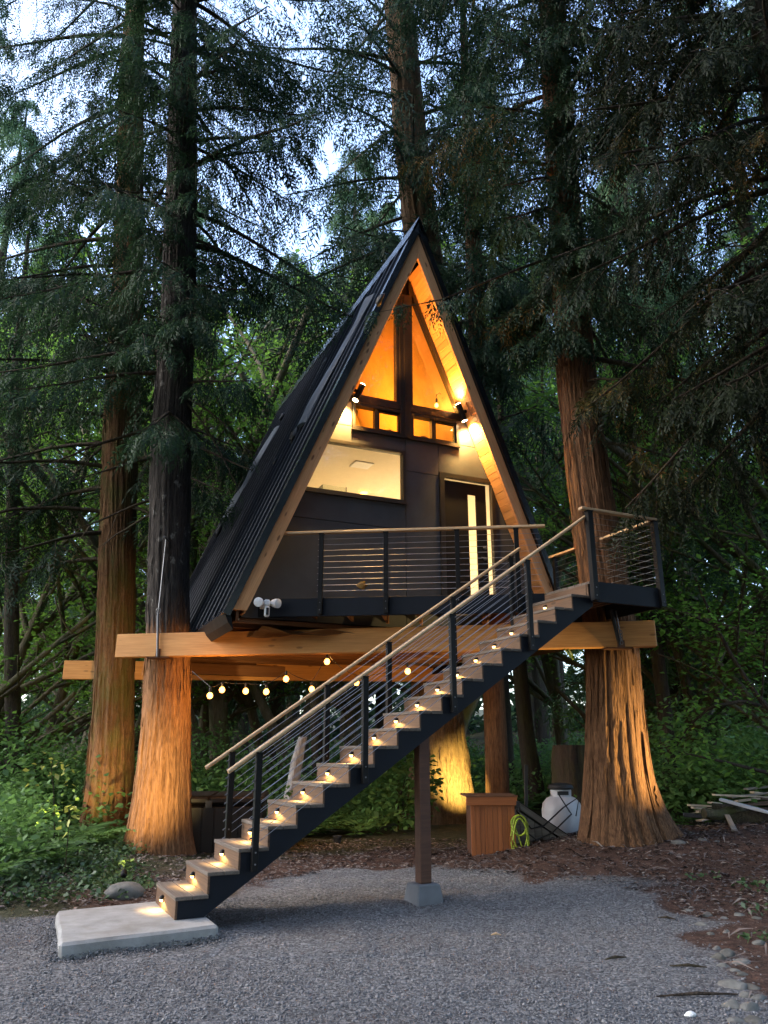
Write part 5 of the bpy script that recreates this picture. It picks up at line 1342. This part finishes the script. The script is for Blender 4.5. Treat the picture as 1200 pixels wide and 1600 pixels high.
for z, az, L, fo in ((5.3, 3.05, 3.2, 0.7), (6.3, 3.3, 4.2, 0.9), (6.9, 2.8, 4.4, 0.9), (7.3, 3.6, 3.6, 0.9), (5.9, -2.4, 2.4, 0.6), (6.5, -0.4, 1.6, 0.4), (7.9, 3.0, 4.6, 1.0), (8.5, 3.4, 4.6, 1.0)):
    cr.limb(path_at(pb, z), az, L, R_(14 if L > 3 else 0), 0.42, 13, 5, 0.48, r0=0.055, twl=0.3, bare=0.35, foliage=fo, wob=0.5)
for i in range(20): cr.limb(path_at(pb, 9.0 + i * 0.62), -1.57 + rng.uniform(-1.2, 1.2), rng.uniform(1.0, 2.2), R_(rng.uniform(0, 15)), 0.55, 9, 6, 0.5, twl=0.40, bare=0.0)
link('crown', cr.mesh('crown', FROND_BG, M_twig, M_leaf_cedar), None, t2)
# right cedar that carries the deck side
pc = path_px([(1318, 974, 62), (1280, 968, 55), (1200, 962, 48), (1100, 959, 42), (1020, 956, 40), (900, 941, 36), (750, 919, 32), (600, 901, 29), (450, 891, 27), (300, 880, 24), (100, 868, 21), (0, 862, 20)], 11.25, 28)
t3 = thing('cedar_tree', 'right cedar with fluted flaring base lit golden, behind the stair platform', 'tree', group='cedars carrying the house')
link('trunk', trunk_mesh('trunk', pc, 170, 270, 0.05, [(-12, 1.05, 9), (-52, 0.42, 16), (-84, 0.55, 18), (-118, 0.50, 18), (-150, 0.40, 14), (185, 0.35, 8), (90, 0.4, 4)], 9, 15, 0.0, 1.15, 0.012, 900, 14.0, 1.0), M_bark_red, t3)
cr = Crown(); cr2 = Crown()
for i in range(40):
    z = 7.6 + 13.5 * (i / 40); az = rng.uniform(0, 2 * np.pi); L = rng.uniform(2.0, 3.8)
    if math.cos(az) < 0.3 and z < 10.5: L *= 0.4
    (cr if i % 4 else cr2).limb(path_at(pc, z), az, L, R_(rng.uniform(-5, 15)), rng.uniform(0.3, 0.65), 15, 6, 0.41, twl=0.28, bare=0.2)
for z, az, L in ((5.5, 0.3, 1.3), (6.1, -0.4, 1.8), (6.9, -1.5, 1.0), (6.4, 0.9, 1.8), (7.1, -1.2, 1.3)):
    cr2.limb(path_at(pc, z), az, L, R_(5), 0.5, 9, 5, 0.40, bare=0.3, foliage=0.8, wob=0.4)
for i in range(34): cr.limb(path_at(pc, 8.4 + i * 0.33), -1.57 + rng.uniform(-1.2, 1.2), rng.uniform(0.8, 2.0), R_(rng.uniform(-5, 20)), 0.6, 10, 6, 0.42, twl=0.40, bare=0.0)
def hug(c, path, z0, z1, n, size):
    for i in range(n):
        z = rng.uniform(z0, z1); a = -1.57 + rng.uniform(-1.5, 1.5); d = np.array([math.cos(a), math.sin(a), 0.0]); p = path_at(path, z) + d * rng.uniform(0.3, 0.75)
        c.frond(p, d * rng.uniform(0.1, 0.6) + np.array([-d[1], d[0], 0]) * rng.uniform(-0.8, 0.8) + np.array([0, 0, -rng.uniform(0.4, 1.0)]), d * 0.8 + np.array([0, 0, 0.6]), size * rng.uniform(0.6, 1.3))
hug(cr, pc, 8.3, 17.5, 480, 0.58)
tw = [at(882, 395, 11.0), at(810, 420, 10.6), at(740, 448, 10.3), at(690, 468, 10.1), at(640, 478, 10.0), at(590, 488, 9.9)]   # spray hanging before the gable
cr.tube(tw, [0.03, 0.022, 0.016, 0.011, 0.007, 0.003]); 
for q in (tw[3], tw[3] + [0.1, 0, 0], tw[4], tw[4] + [-0.18, 0, 0], tw[4] + [-.05, 0, .02], tw[5], tw[5] + [-0.05, 0, 0.03], tw[3] + [-0.15, 0, 0]):
    for s in (-1, 1): cr.frond(q, np.array([-0.35 + rng.normal(0, 0.35), -0.1 + rng.normal(0, 0.3), -0.75]), np.array([rng.normal(0, 0.3), -1, 0.3]), rng.uniform(0.26, 0.42))
cr.dress(tw[1:4], 8, 4, 0.35, 0.35, 0.0)
link('crown', cr.mesh('crown', FROND_HERO, M_twig, M_leaf_cedar), None, t3)
link('dry_foliage', cr2.mesh('dry_foliage', FROND_HERO, M_twig, M_leaf_dry), None, t3)
# deep-furrowed fir right behind the house
pd = path_px([(1300, 688, 60), (1240, 689, 47), (1150, 683, 41), (1050, 681, 38), (900, 680, 36), (600, 690, 30), (300, 650, 26), (0, 622, 22)], 17.6, 30)
t4 = thing('fir_tree', 'thick fir with deeply furrowed golden lit base behind the stairs', 'tree')
link('trunk', trunk_mesh('trunk', pd, 110, 280, 0.06, [(0, 0.5, 3), (-80, 0.3, 3), (180, .4, 3)], 13, 16, 0.05, 1.0, 0.05, 500, 6.0, 0.4), M_bark_fir, t4)
cr = Crown()
for i in range(5): cr.limb(path_at(pd, 12.5 + 2 * i), 3.1 + rng.uniform(-0.7, 0.7), rng.uniform(3, 5), R_(rng.uniform(0, 15)), 0.4, 13, 5, 0.75, twl=0.3, bare=0.15)
for i in range(56): cr.limb(path_at(pd, 10.5 + 16 * i / 56), rng.uniform(0, 6.28) if i % 2 else -1.57 + rng.uniform(-1.1, 1.1), rng.uniform(1.6, 4.4), R_(rng.uniform(0, 15)), rng.uniform(0.3, 0.55), 11, 4, 0.75, twl=0.30, bare=0.05)
link('crown', cr.mesh('crown', FROND_BG, M_twig, M_leaf_cedar), None, t4)
# smooth reddish trunk right of it
pe = path_px([(1262, 778, 19), (1160, 775, 17.5), (1080, 771, 16.5), (900, 765, 15), (600, 748, 13), (300, 735, 11)], 16.6, 24)
t5 = thing('cedar_tree', 'slim smooth reddish trunk rising behind the cedar cabinet', 'tree')
link('trunk', trunk_mesh('trunk', pe, 28, 120, 0.02, None, 3, 6), M_bark_red, t5)
cr = Crown()
for i in range(46): cr.limb(path_at(pe, 8.5 + 15 * i / 46), rng.uniform(0, 6.28) if i % 2 else -1.57 + rng.uniform(-1.1, 1.1), rng.uniform(1.2, 3.2), R_(rng.uniform(-5, 15)), rng.uniform(0.3, 0.6), 11, 4, 0.72, twl=0.32, bare=0.05)
link('crown', cr.mesh('crown', FROND_BG, M_twig, M_leaf_cedar), None, t5)
# near cedar beyond the right edge of the picture, whose boughs hang into it
pf = [(5.6, 8.6, 0.2, 0.5), (5.6, 8.6, 1.5, 0.38), (5.6, 8.6, 8, 0.3), (5.5, 8.6, 18, 0.14), (5.5, 8.6, 24, 0.03)]
t6 = thing('cedar_tree', 'near dark cedar at the right edge whose boughs hang over the drive', 'tree')
link('trunk', trunk_mesh('trunk', pf, 36, 120, 0.05, [(0, .3, 3), (120, .3, 3), (240, .3, 3)], 4, 10), M_bark_dark, t6)
cr = Crown(); cr2 = Crown()
for i in range(62):
    z = 6.0 + 10.8 * (i / 62); az = math.pi + rng.uniform(-1.0, 1.0) if i % 3 else rng.uniform(0, 6.28); L = rng.uniform(2.0, 3.5) * (1.0 if z > 6.5 else 0.8)
    (cr if i % 3 else cr2).limb(np.array([5.6, 8.6, z]), az, L, R_(rng.uniform(-15, 5)), rng.uniform(0.3, 0.6), 17, 6, 0.37, r0=0.045, twl=0.30, bare=0.15)
link('crown', cr.mesh('crown', FROND_HERO, M_twig, M_leaf_olive_shaded), None, t6)
link('dry_foliage', cr2.mesh('dry_foliage', FROND_HERO, M_twig, M_leaf_dry), None, t6)

# ------------------------------------------------------------------ background wood
def conifer_proto(H, z0, Lmax, nl, seed):
    path = [(0, 0, -0.4, H * 0.013 + 0.08), (0, 0, 1.0, H * 0.011 + 0.06), (0.1, 0, H * 0.5, H * 0.008 + 0.03), (0.05, 0.05, H, 0.02)]
    tm = trunk_mesh('trunk', path, 16, 60, 0.05, None, seed, 5); tm.materials.append(M_bark_dark)
    c = Crown()
    for i in range(nl):
        u = i / nl; z = z0 + (H - z0) * u; L = Lmax * (1 - u) ** 0.75 * rng.uniform(0.6, 1.1) + 0.4
        c.limb(path_at(path, z), rng.uniform(0, 6.28), L, R_(rng.uniform(-8, 18)), rng.uniform(0.3, 0.6), 8, 3, 0.85, r0=0.03, twl=0.30, bare=0.12, tn=4)
    return tm, c.mesh('crown', FROND_BG, M_twig, M_leaf_bg)
protos = [conifer_proto(27, 7.0, 4.2, 88, 1), conifer_proto(31, 9.0, 3.9, 92, 2), conifer_proto(20, 3.0, 3.2, 84, 3)]
def leaf_quads(P, size, flat=0.35):
    n = len(P); a = rng.uniform(0, 2 * np.pi, n); d = np.stack([np.cos(a), np.sin(a), rng.normal(0, flat, n)], -1); d /= np.linalg.norm(d, axis=1)[:, None]
    up = np.stack([rng.normal(0, flat, n), rng.normal(0, flat, n), np.ones(n)], -1); s = np.cross(up, d); s /= np.linalg.norm(s, axis=1)[:, None]
    L = size * rng.uniform(0.6, 1.3, n)[:, None]; droop = np.array([0, 0, -0.18]) * L
    V = np.stack([P, P + d * L * 0.5 + s * L * 0.36, P + d * L + droop, P + d * L * 0.5 - s * L * 0.36], 1).reshape(-1, 3)
    return V, np.arange(n * 4).reshape(-1, 4)
def maple_proto(H, seed, nleaf=40, lean=0.3, bare_to=3.0, size=0.14):
    r = np.random.default_rng(seed); TV, TF, n0, tips = [], [], 0, []
    def grow(p, d, L, rad, lev):
        nonlocal n0
        k = 6; t = np.linspace(0, 1, k); bend = r.normal(0, 0.18, 3) * L; bend[2] = abs(bend[2]) * 0.5
        pts = p + np.outer(t * L, d) + np.outer(t ** 2, bend); V, F = tube_np(pts, rad * (1 - 0.45 * t), 6 if lev < 2 else 4); TV.append(V); TF.append(F + n0); n0 += len(V)
        if lev >= 3: tips.append(pts); return
        if lev >= 2: tips.append(pts[3:])
        for i in range(3 + (lev == 0) * 3):
            u = r.uniform(0.35, 1.0) if lev else r.uniform(bare_to / H, 1.0); q = pts[min(k - 1, int(u * (k - 1)))]
            a = r.uniform(0, 6.28); e = d * r.uniform(0.3, 0.9) + np.array([math.cos(a), math.sin(a), r.uniform(-0.05, 0.5)]) * r.uniform(0.6, 1.0); e /= np.linalg.norm(e)
            grow(q, e, L * r.uniform(0.38, 0.6), rad * 0.5, lev + 1)
    for k in range(2):
        a = r.uniform(0, 6.28); grow(np.array([0, 0, -0.3]), np.array([math.cos(a) * lean, math.sin(a) * lean, 1.0]), H * r.uniform(0.65, 0.8), 0.16, 0)
    P = []
    for pts in tips:
        m = nleaf; u = r.random(m) * (len(pts) - 1.001); a = u.astype(int); q = pts[a] + (pts[a + 1] - pts[a]) * (u - a)[:, None]
        P.append(q + r.normal(0, 1, (m, 3)) * np.array([0.42, 0.42, 0.13]))
    LV, LF = leaf_quads(np.concatenate(P), size)
    tm = mesh_np('trunk', np.concatenate(TV), np.concatenate(TF), smooth=True); tm.materials.append(M_bark_maple)
    lm = mesh_np('crown', LV, LF); lm.materials.append(M_leaf_maple)
    return tm, lm
mprotos = [maple_proto(13, 21), maple_proto(16, 22, 40), maple_proto(9, 23, 36, 0.5, 1.2, 0.12)]
def plant(proto, x, y, s, rz, name, label, cat, group, sz=None):
    o = thing(name, label, cat, (x, y, float(ground_h(x, y)) - 0.05), rz, group); o.scale = (s, s, sz or s)
    link('trunk', proto[0], None, o); link('crown', proto[1], None, o); return o
placed = []
def free(x, y, d):
    c = (x - OX) * hu[0] + (y - OY) * hu[1]; e = (x - OX) * hv[0] + (y - OY) * hv[1]
    if -5.0 < c < 5.0 and -4 < e < 10.5: return False
    return all((x - a) ** 2 + (y - b) ** 2 > d * d for a, b in placed)
r2 = np.random.default_rng(11)
# conifers, nearer and farther rows
cnt = 0
for it in range(900):
    if cnt >= 28: break
    y = r2.uniform(29, 50); x = r2.uniform(-0.62, 0.62) * (y + 4)
    if not free(x, y, 2.6 + 0.03 * y): continue
    if -11 < x < -2.5 and y < 29: continue
    if -4 < x < 5 and y < 31: continue      # the lighter gap at upper left
    placed.append((x, y)); k = r2.integers(0, 3)
    plant(protos[k], x, y, r2.uniform(0.85, 1.2), r2.uniform(0, 6.28), 'conifer_tree', 'dark conifer in the dense wood behind the treehouse', 'tree', 'conifers of the wood behind'); cnt += 1
for x, y, k, s in ((9.5, 17, 0, 0.9), (11, 12, 1, 0.9), (-12, 17, 1, 0.9), (8.0, 21.5, 2, 1.1), (3.4, 23.5, 0, 1.0)):
    placed.append((x, y)); plant(protos[k], x, y, s, r2.uniform(0, 6.28), 'conifer_tree', 'dark conifer standing nearer beside the clearing', 'tree', 'conifers at the edge of the clearing')
# trees around the drive behind the viewer, unseen and added to shade the clearing
for x, y, k, s in ((-12, 1, 0, 1.0), (9.5, 4.5, 1, 1.0), (8.8, 8.6, 0, 1.0), (8.2, 0.0, 2, 1.1), (-11, -7, 1, 1.0), (11, -8, 0, 1.0), (-4, -14, 0, 1.0), (5, -15, 1, 1.0)):
    plant(protos[k], x, y, s, r2.uniform(0, 6.28), 'conifer_tree', 'unseen dark conifer lining the drive, added to shade the clearing', 'tree', 'added unseen conifers along the drive')
for x, y, k, s in ((-7.5, -2.5, 1, 1.0), (6.8, -4.0, 0, 1.0), (-6.2, -8.5, 0, 1.1), (1.0, -9.5, 1, 1.0), (8.5, -10.5, 1, 1.1), (-10.5, 6.0, 1, 1.0), (-9.6, -13.5, 0, 1.0), (0.5, -17.5, 0, 1.1), (12.5, 1.5, 0, 1.1), (-2.8, -6.8, 2, 1.2), (4.0, -8.0, 2, 1.2)):  # unseen ring of conifers added to cut skylight from the viewer's side
    plant(protos[k], x, y, s, r2.uniform(0, 6.28), 'conifer_tree', 'unseen dark conifer lining the drive, added to shade the clearing', 'tree', 'added unseen conifers along the drive')
for x, y, k, s in ((-7.6, 22.5, 1, 1.0), (-2.6, 24.5, 0, 1.15), (-9.4, 21.5, 0, 1.0), (-9.5, 25, 1, 1.0), (-0.4, 26, 1, 1.1), (-5.2, 24.0, 0, 1.1), (-6.6, 26, 1, 1.25), (-1.6, 29, 1, 1.35), (-13, 24, 1, 1.1), (13, 18, 1, 1.0), (10.2, 16.5, 0, 0.9), (5.4, 24, 1, 1.1), (-3.6, 26.5, 1, 1.2), (-6.2, 28, 0, 1.3), (-11, 20, 2, 1.2), (9.5, 14.8, 2, 1.0), (7.4, 19.2, 0, 0.9), (11.5, 21, 1, 1.0), (2.0, 27, 0, 1.3), (-10.6, 20, 2, 1.2), (6.6, 19.2, 2, 1.0), (8.6, 16.4, 0, 0.7), (7.0, 22.0, 0, 1.0), (-12.0, 18.5, 0, 0.9)):
    left = x < 0
    plant(mprotos[k], x, y, s, r2.uniform(0, 6.28), 'maple_tree', 'bright green maple seen left of the roof' if left else 'green maple among the conifers on the right', 'tree', 'maples left of the roof' if left else 'maples on the right')
N_ = 42000
fx = rng.uniform(-75, 75, N_); fy = 52 + rng.uniform(0, 10, N_) + 0.004 * fx ** 2 * 0; fz = 30 * rng.random(N_) ** 1.7 * (0.55 + 0.9 * vnoise(np.stack([fx * 0.12, 0 * fx, 0 * fx + 9], -1)))
P_ = np.stack([fx, fy, ground_h(fx, fy) + fz], -1)
V, F = leaf_quads(P_, 0.9, 0.7); o = link('far_wood', mesh_np('far_wood', V, F), M_leaf_bg); tag(o, 'far dark wood closing the view behind the trees', 'wood', kind='stuff')
# single trunks that stand out
def solo(name, rows, Y, mat, label, ztop=None, cat='trunk', ns=20, rg=0.05, sd=2):
    pth = path_px(rows, Y, ztop); o = link(name, trunk_mesh(name, pth, ns, 70, rg, None, sd, 7), mat); tag(o, label, cat); return o
solo('dead_trunk', [(1240, 836, 16), (1150, 822, 13), (1040, 812, 11), (900, 800, 10)], 20, M_bark_dark, 'dark leaning trunk right of the slim reddish one', 14)
solo('dead_trunk', [(1235, 1050, 13), (1100, 1037, 11), (930, 1015, 9)], 17, M_bark_dark, 'thin dark trunk leaning left behind the right cedar', 12)
solo('stump', [(1245, 893, 31), (1200, 890, 29), (1163, 890, 27)], 15.2, M_bark_dark, 'dark broken stump behind the propane tank', None, 'stump', 24, 0.12)
solo('dead_trunk', [(1215, 345, 17), (1150, 343, 15), (1080, 340, 14), (980, 338, 13)], 24, M_bark_maple, 'mossy trunk seen below the rear beam at left', 14)
solo('dead_trunk', [(1220, 497, 10), (1130, 494, 9), (1050, 492, 8)], 22, M_bark_dark, 'thin dark trunk seen behind the stair railing', 11)
solo('dead_trunk', [(1190, 22, 12), (1000, 18, 11), (800, 20, 10), (600, 24, 9)], 19, M_bark_dark, 'dark slim trunk at the left edge of the picture', 16)
o = solo('bleached_snag', [(1240, 455, 10), (1190, 464, 9), (1150, 474, 6)], 16, M_bleach, 'white bleached snag behind the stair cables', None, 'snag', 16, 0.3)
# vine maple arching in from the right
vm = thing('vine_maple', 'thin arching vine maple with sparse leaves at the right edge', 'tree')
vt_ = MB(); Pl = []
for pts, r0 in (([(1240, 1150), (1185, 1090), (1140, 1020), (1110, 960), (1085, 900)], 0.05), ([(1215, 1110), (1160, 1095), (1110, 1105), (1075, 1135), (1058, 1165)], 0.035), ([(1150, 1035), (1155, 960), (1165, 900), (1150, 850)], 0.02), ([(1120, 980), (1075, 960), (1040, 975)], 0.015), ([(1230, 1215), (1130, 1190), (1060, 1175)], 0.035), ([(1190, 1095), (1195, 1010), (1210, 930)], 0.02)):
    P = np.array([at(x, y, 12.6 + 0.4 * math.sin(i + r0 * 90)) for i, (x, y) in enumerate(pts)])
    t = np.linspace(0, 1, 16); Q = np.stack([np.interp(t, np.linspace(0, 1, len(P)), P[:, k]) for k in range(3)], -1)
    vt_.tube(Q, r0 * (1 - 0.7 * t), 7); Pl.append(np.repeat(Q[4:], 14, 0) + rng.normal(0, 1, (12 * 14, 3)) * [0.35, 0.35, 0.16])
vt_.build('trunk', M_twig, vm, smooth=True)
V, F = leaf_quads(np.concatenate(Pl), 0.10); link('crown', mesh_np('crown', V, F), M_leaf_maple, vm)

# ------------------------------------------------------------------ undergrowth
def bushes(name, N, region, hgt, size, mat, label, cat, per=90, flt=None):
    Ps = []
    x = rng.uniform(region[0], region[1], N); y = rng.uniform(region[2], region[3], N)
    if flt is not None: k = flt(x, y); x, y = x[k], y[k]
    for a, b in zip(x, y):
        h = hgt * rng.uniform(0.4, 1.2); w = h * rng.uniform(0.5, 0.9) + 0.15; m = int(per * rng.uniform(0.6, 1.3))
        q = rng.normal(0, 1, (m, 3)); q /= np.linalg.norm(q, axis=1)[:, None]; q *= rng.uniform(0.55, 1.0, (m, 1))
        q = q * [w, w, h * 0.55] + [a, b, float(ground_h(a, b)) + h * 0.5]; Ps.append(q)
    V, F = leaf_quads(np.concatenate(Ps), size, 0.5)
    o = link(name, mesh_np(name, V, F), mat); tag(o, label, cat, kind='stuff'); return o
def outside(x, y):
    d = ((x - 1.3) / 4.2) ** 2 + ((y - 11.0) / 3.6) ** 2 > 1
    return d & ~((x > 0.6) & (x < 4) & (y < 18)) & (poly_sd(x, y, GRAVEL) < -0.5) & ~((x > -4.6) & (x < 4) & (y < 14.2)) & ~((x > 2) & (y < 13.4))
bushes('undergrowth', 620, (-16, 16, 13.5, 34), 1.1, 0.13, M_leaf_under, 'dense green shrub layer on the forest floor', 'undergrowth', 110, outside)
bushes('undergrowth', 210, (-9, -3.6, 9.0, 14.5), 0.95, 0.09, M_leaf_under, 'leafy green undergrowth left of the cedar trunks', 'undergrowth', 110, lambda x, y: (x < -0.43 * y) & (x < -4.3) & (poly_sd(x, y, GRAVEL) < -0.7))
bushes('ground_cover', 330, (-6.5, -1.7, 8.2, 12.6), 0.16, 0.065, M_leaf_ivy, 'low leafy ground cover by the left trunks and slab', 'ground cover', 45, lambda x, y: (poly_sd(x, y, GRAVEL) < -0.25) & (x + 0.35 * (y - 8) < -2.2))
bushes('ground_cover', 45, (3.1, 6.5, 5.5, 9.5), 0.10, 0.06, M_leaf_ivy, 'low dull leaves on the bank at the right edge', 'ground cover', 22, lambda x, y: (poly_sd(x, y, GRAVEL) < -0.35))
bushes('undergrowth', 130, (-11, -3.9, 12.6, 22), 2.0, 0.12, M_leaf_under, 'tall leafy bushes beyond the left trunks', 'undergrowth', 230, lambda x, y: (x < -6.6 + (y > 17.5) * 2.2) | (y > 18.5))
bushes('undergrowth', 90, (5.0, 13, 13.6, 22), 1.8, 0.12, M_leaf_under, 'tall leafy bushes beyond the lumber pile', 'undergrowth', 230)
# ferns: arching fronds in one mass
FERN = make_frond(13, 0, 0.035, 0.55, 9)
P, D, U, S = [], [], [], []
for it in range(440):
    x, y = (rng.uniform(-12, 12), rng.uniform(11, 27)) if it < 420 else (rng.uniform(-9, -3.9), rng.uniform(8.8, 14))
    if it < 420 and not outside(np.array([x]), np.array([y]))[0]: continue
    if it >= 420 and poly_sd(np.array([x]), np.array([y]), GRAVEL)[0] > -0.7: continue
    z = float(ground_h(x, y))
    for k in range(8):
        a = rng.uniform(0, 6.28); P.append((x, y, z + 0.05)); D.append((math.cos(a) * 0.8, math.sin(a) * 0.8, 0.75)); U.append((-math.cos(a) * 0.6, -math.sin(a) * 0.6, 0.8)); S.append(rng.uniform(0.5, 0.95))
V, F = place_fronds([FERN], P, D, U, S); o = link('ferns', mesh_np('ferns', V, F), M_leaf_under); tag(o, 'sword ferns spread over the forest floor', 'ferns', kind='stuff')
# rhododendron-like shrub below the stairs
sh_ = thing('shrub', 'dark leafy shrub seen under the stairs left of the post', 'shrub', (0.35, 15.6, float(ground_h(0.35, 15.6))))
q = rng.normal(0, 1, (700, 3)); q /= np.linalg.norm(q, axis=1)[:, None]; q = q * rng.uniform(0.5, 1, (700, 1)) * [0.75, 0.6, 0.75] + [0, 0, 0.85]
V, F = leaf_quads(q, 0.16, 0.5); link('foliage', mesh_np('foliage', V, F), M_leaf_under, sh_)
stm = MB()
for i in range(5): stm.tube([(rng.normal(0, .06), rng.normal(0, .06), -0.05), (rng.normal(0, .2), rng.normal(0, .2), 0.5), (rng.normal(0, .4), rng.normal(0, .3), 1.0)], [0.02, 0.015, 0.006], 5)
stm.build('stem', M_twig, sh_)
# sprigs caught by the tree spotlight
for nm, pts, Y, n_, lab in (('sapling', [(92, 1290), (84, 1235), (80, 1200), (84, 1185)], 11.2, 26, 'taller yellow-green sapling lit beside the leftmost trunk'), ('sapling', [(103, 1345), (106, 1310), (108, 1270), (106, 1262)], 9.9, 16, 'short bright yellow sprig lit at the lower left')):
    sp_ = thing(nm, lab, 'sapling', group='lit saplings')
    Q = np.array([at(x, y, Y) for x, y in pts]); Q[0, 2] = float(ground_h(Q[0, 0], Q[0, 1])) - 0.05
    MB().tube(Q, [0.008, 0.006, 0.004, 0.002], 5).build('stem', M_twig, sp_)
    u = rng.random(n_) * 1.6 + 1.2; a = np.minimum(u.astype(int), 2); c = Q[a] + (Q[np.minimum(a + 1, 3)] - Q[a]) * (u - a)[:, None] + rng.normal(0, 1, (n_, 3)) * ([0.14, 0.1, 0.08] if n_ > 20 else [0.05, 0.05, 0.06])
    V, F = leaf_quads(c, 0.085, 0.6); link('leaves', mesh_np('leaves', V, F), M_leaf_yellow, sp_)

# ------------------------------------------------------------------ tree spotlights hidden in the planting
def stake_light(loc, target, energy, angle, label, color=(1.0, 0.70, 0.27)):
    t = thing('garden_spotlight', label, 'spotlight', loc, 0, 'tree spotlights')
    d = np.array(target) - np.array(loc); d = d / np.linalg.norm(d); Mx = axes_mat((0, 0, 0), np.cross(d, [0.1, 0.2, 1.0]), d)
    MB().lathe([(0.02, -0.06), (0.032, -0.05), (0.036, 0.04), (0.031, 0.042), (0.029, 0.02)], 14, (0, 0, 0), Mx).build('housing', M_black, t, smooth=True)
    MB().tube([(0, 0, -0.04), (0, 0, -0.22)], 0.008, 6).build('stake', M_black, t)
    MB().lathe([(0.001, 0.022), (0.028, 0.023), (0.028, 0.026), (0.001, 0.027)], 14, (0, 0, 0), Mx).build('lens', M_sconce, t)
    spot('spot_beam', np.array(d) * 0.06, np.array(d) * 2, energy, color, angle, 1.0, 0.04, t)
p1 = at(192, 1380, 9.35); p1[2] = float(ground_h(p1[0], p1[1])) + 0.14
stake_light(p1, at(222, 1185, 12.7), 230, 46, 'small black spotlight in the ground cover by the left trunks')
p2 = np.array([4.95, 9.75, float(ground_h(4.95, 9.75)) + 0.18])
stake_light(p2, at(985, 1150, 11.0), 300, 52, 'small black spotlight on the bank by the right trunk')
p3 = np.array([1.9, 15.3, float(ground_h(1.9, 15.3)) + 0.3])
stake_light(p3, at(712, 1210, 17.3), 420, 46, 'small black spotlight hidden behind the cedar cabinet', (1.0, 0.76, 0.22))
p4 = np.array([-5.6, 13.0, float(ground_h(-5.6, 13.0)) + 0.35])
stake_light(p4, at(174, 1205, 15.6), 130, 46, 'small black spotlight among the shrubs by the leftmost trunk')
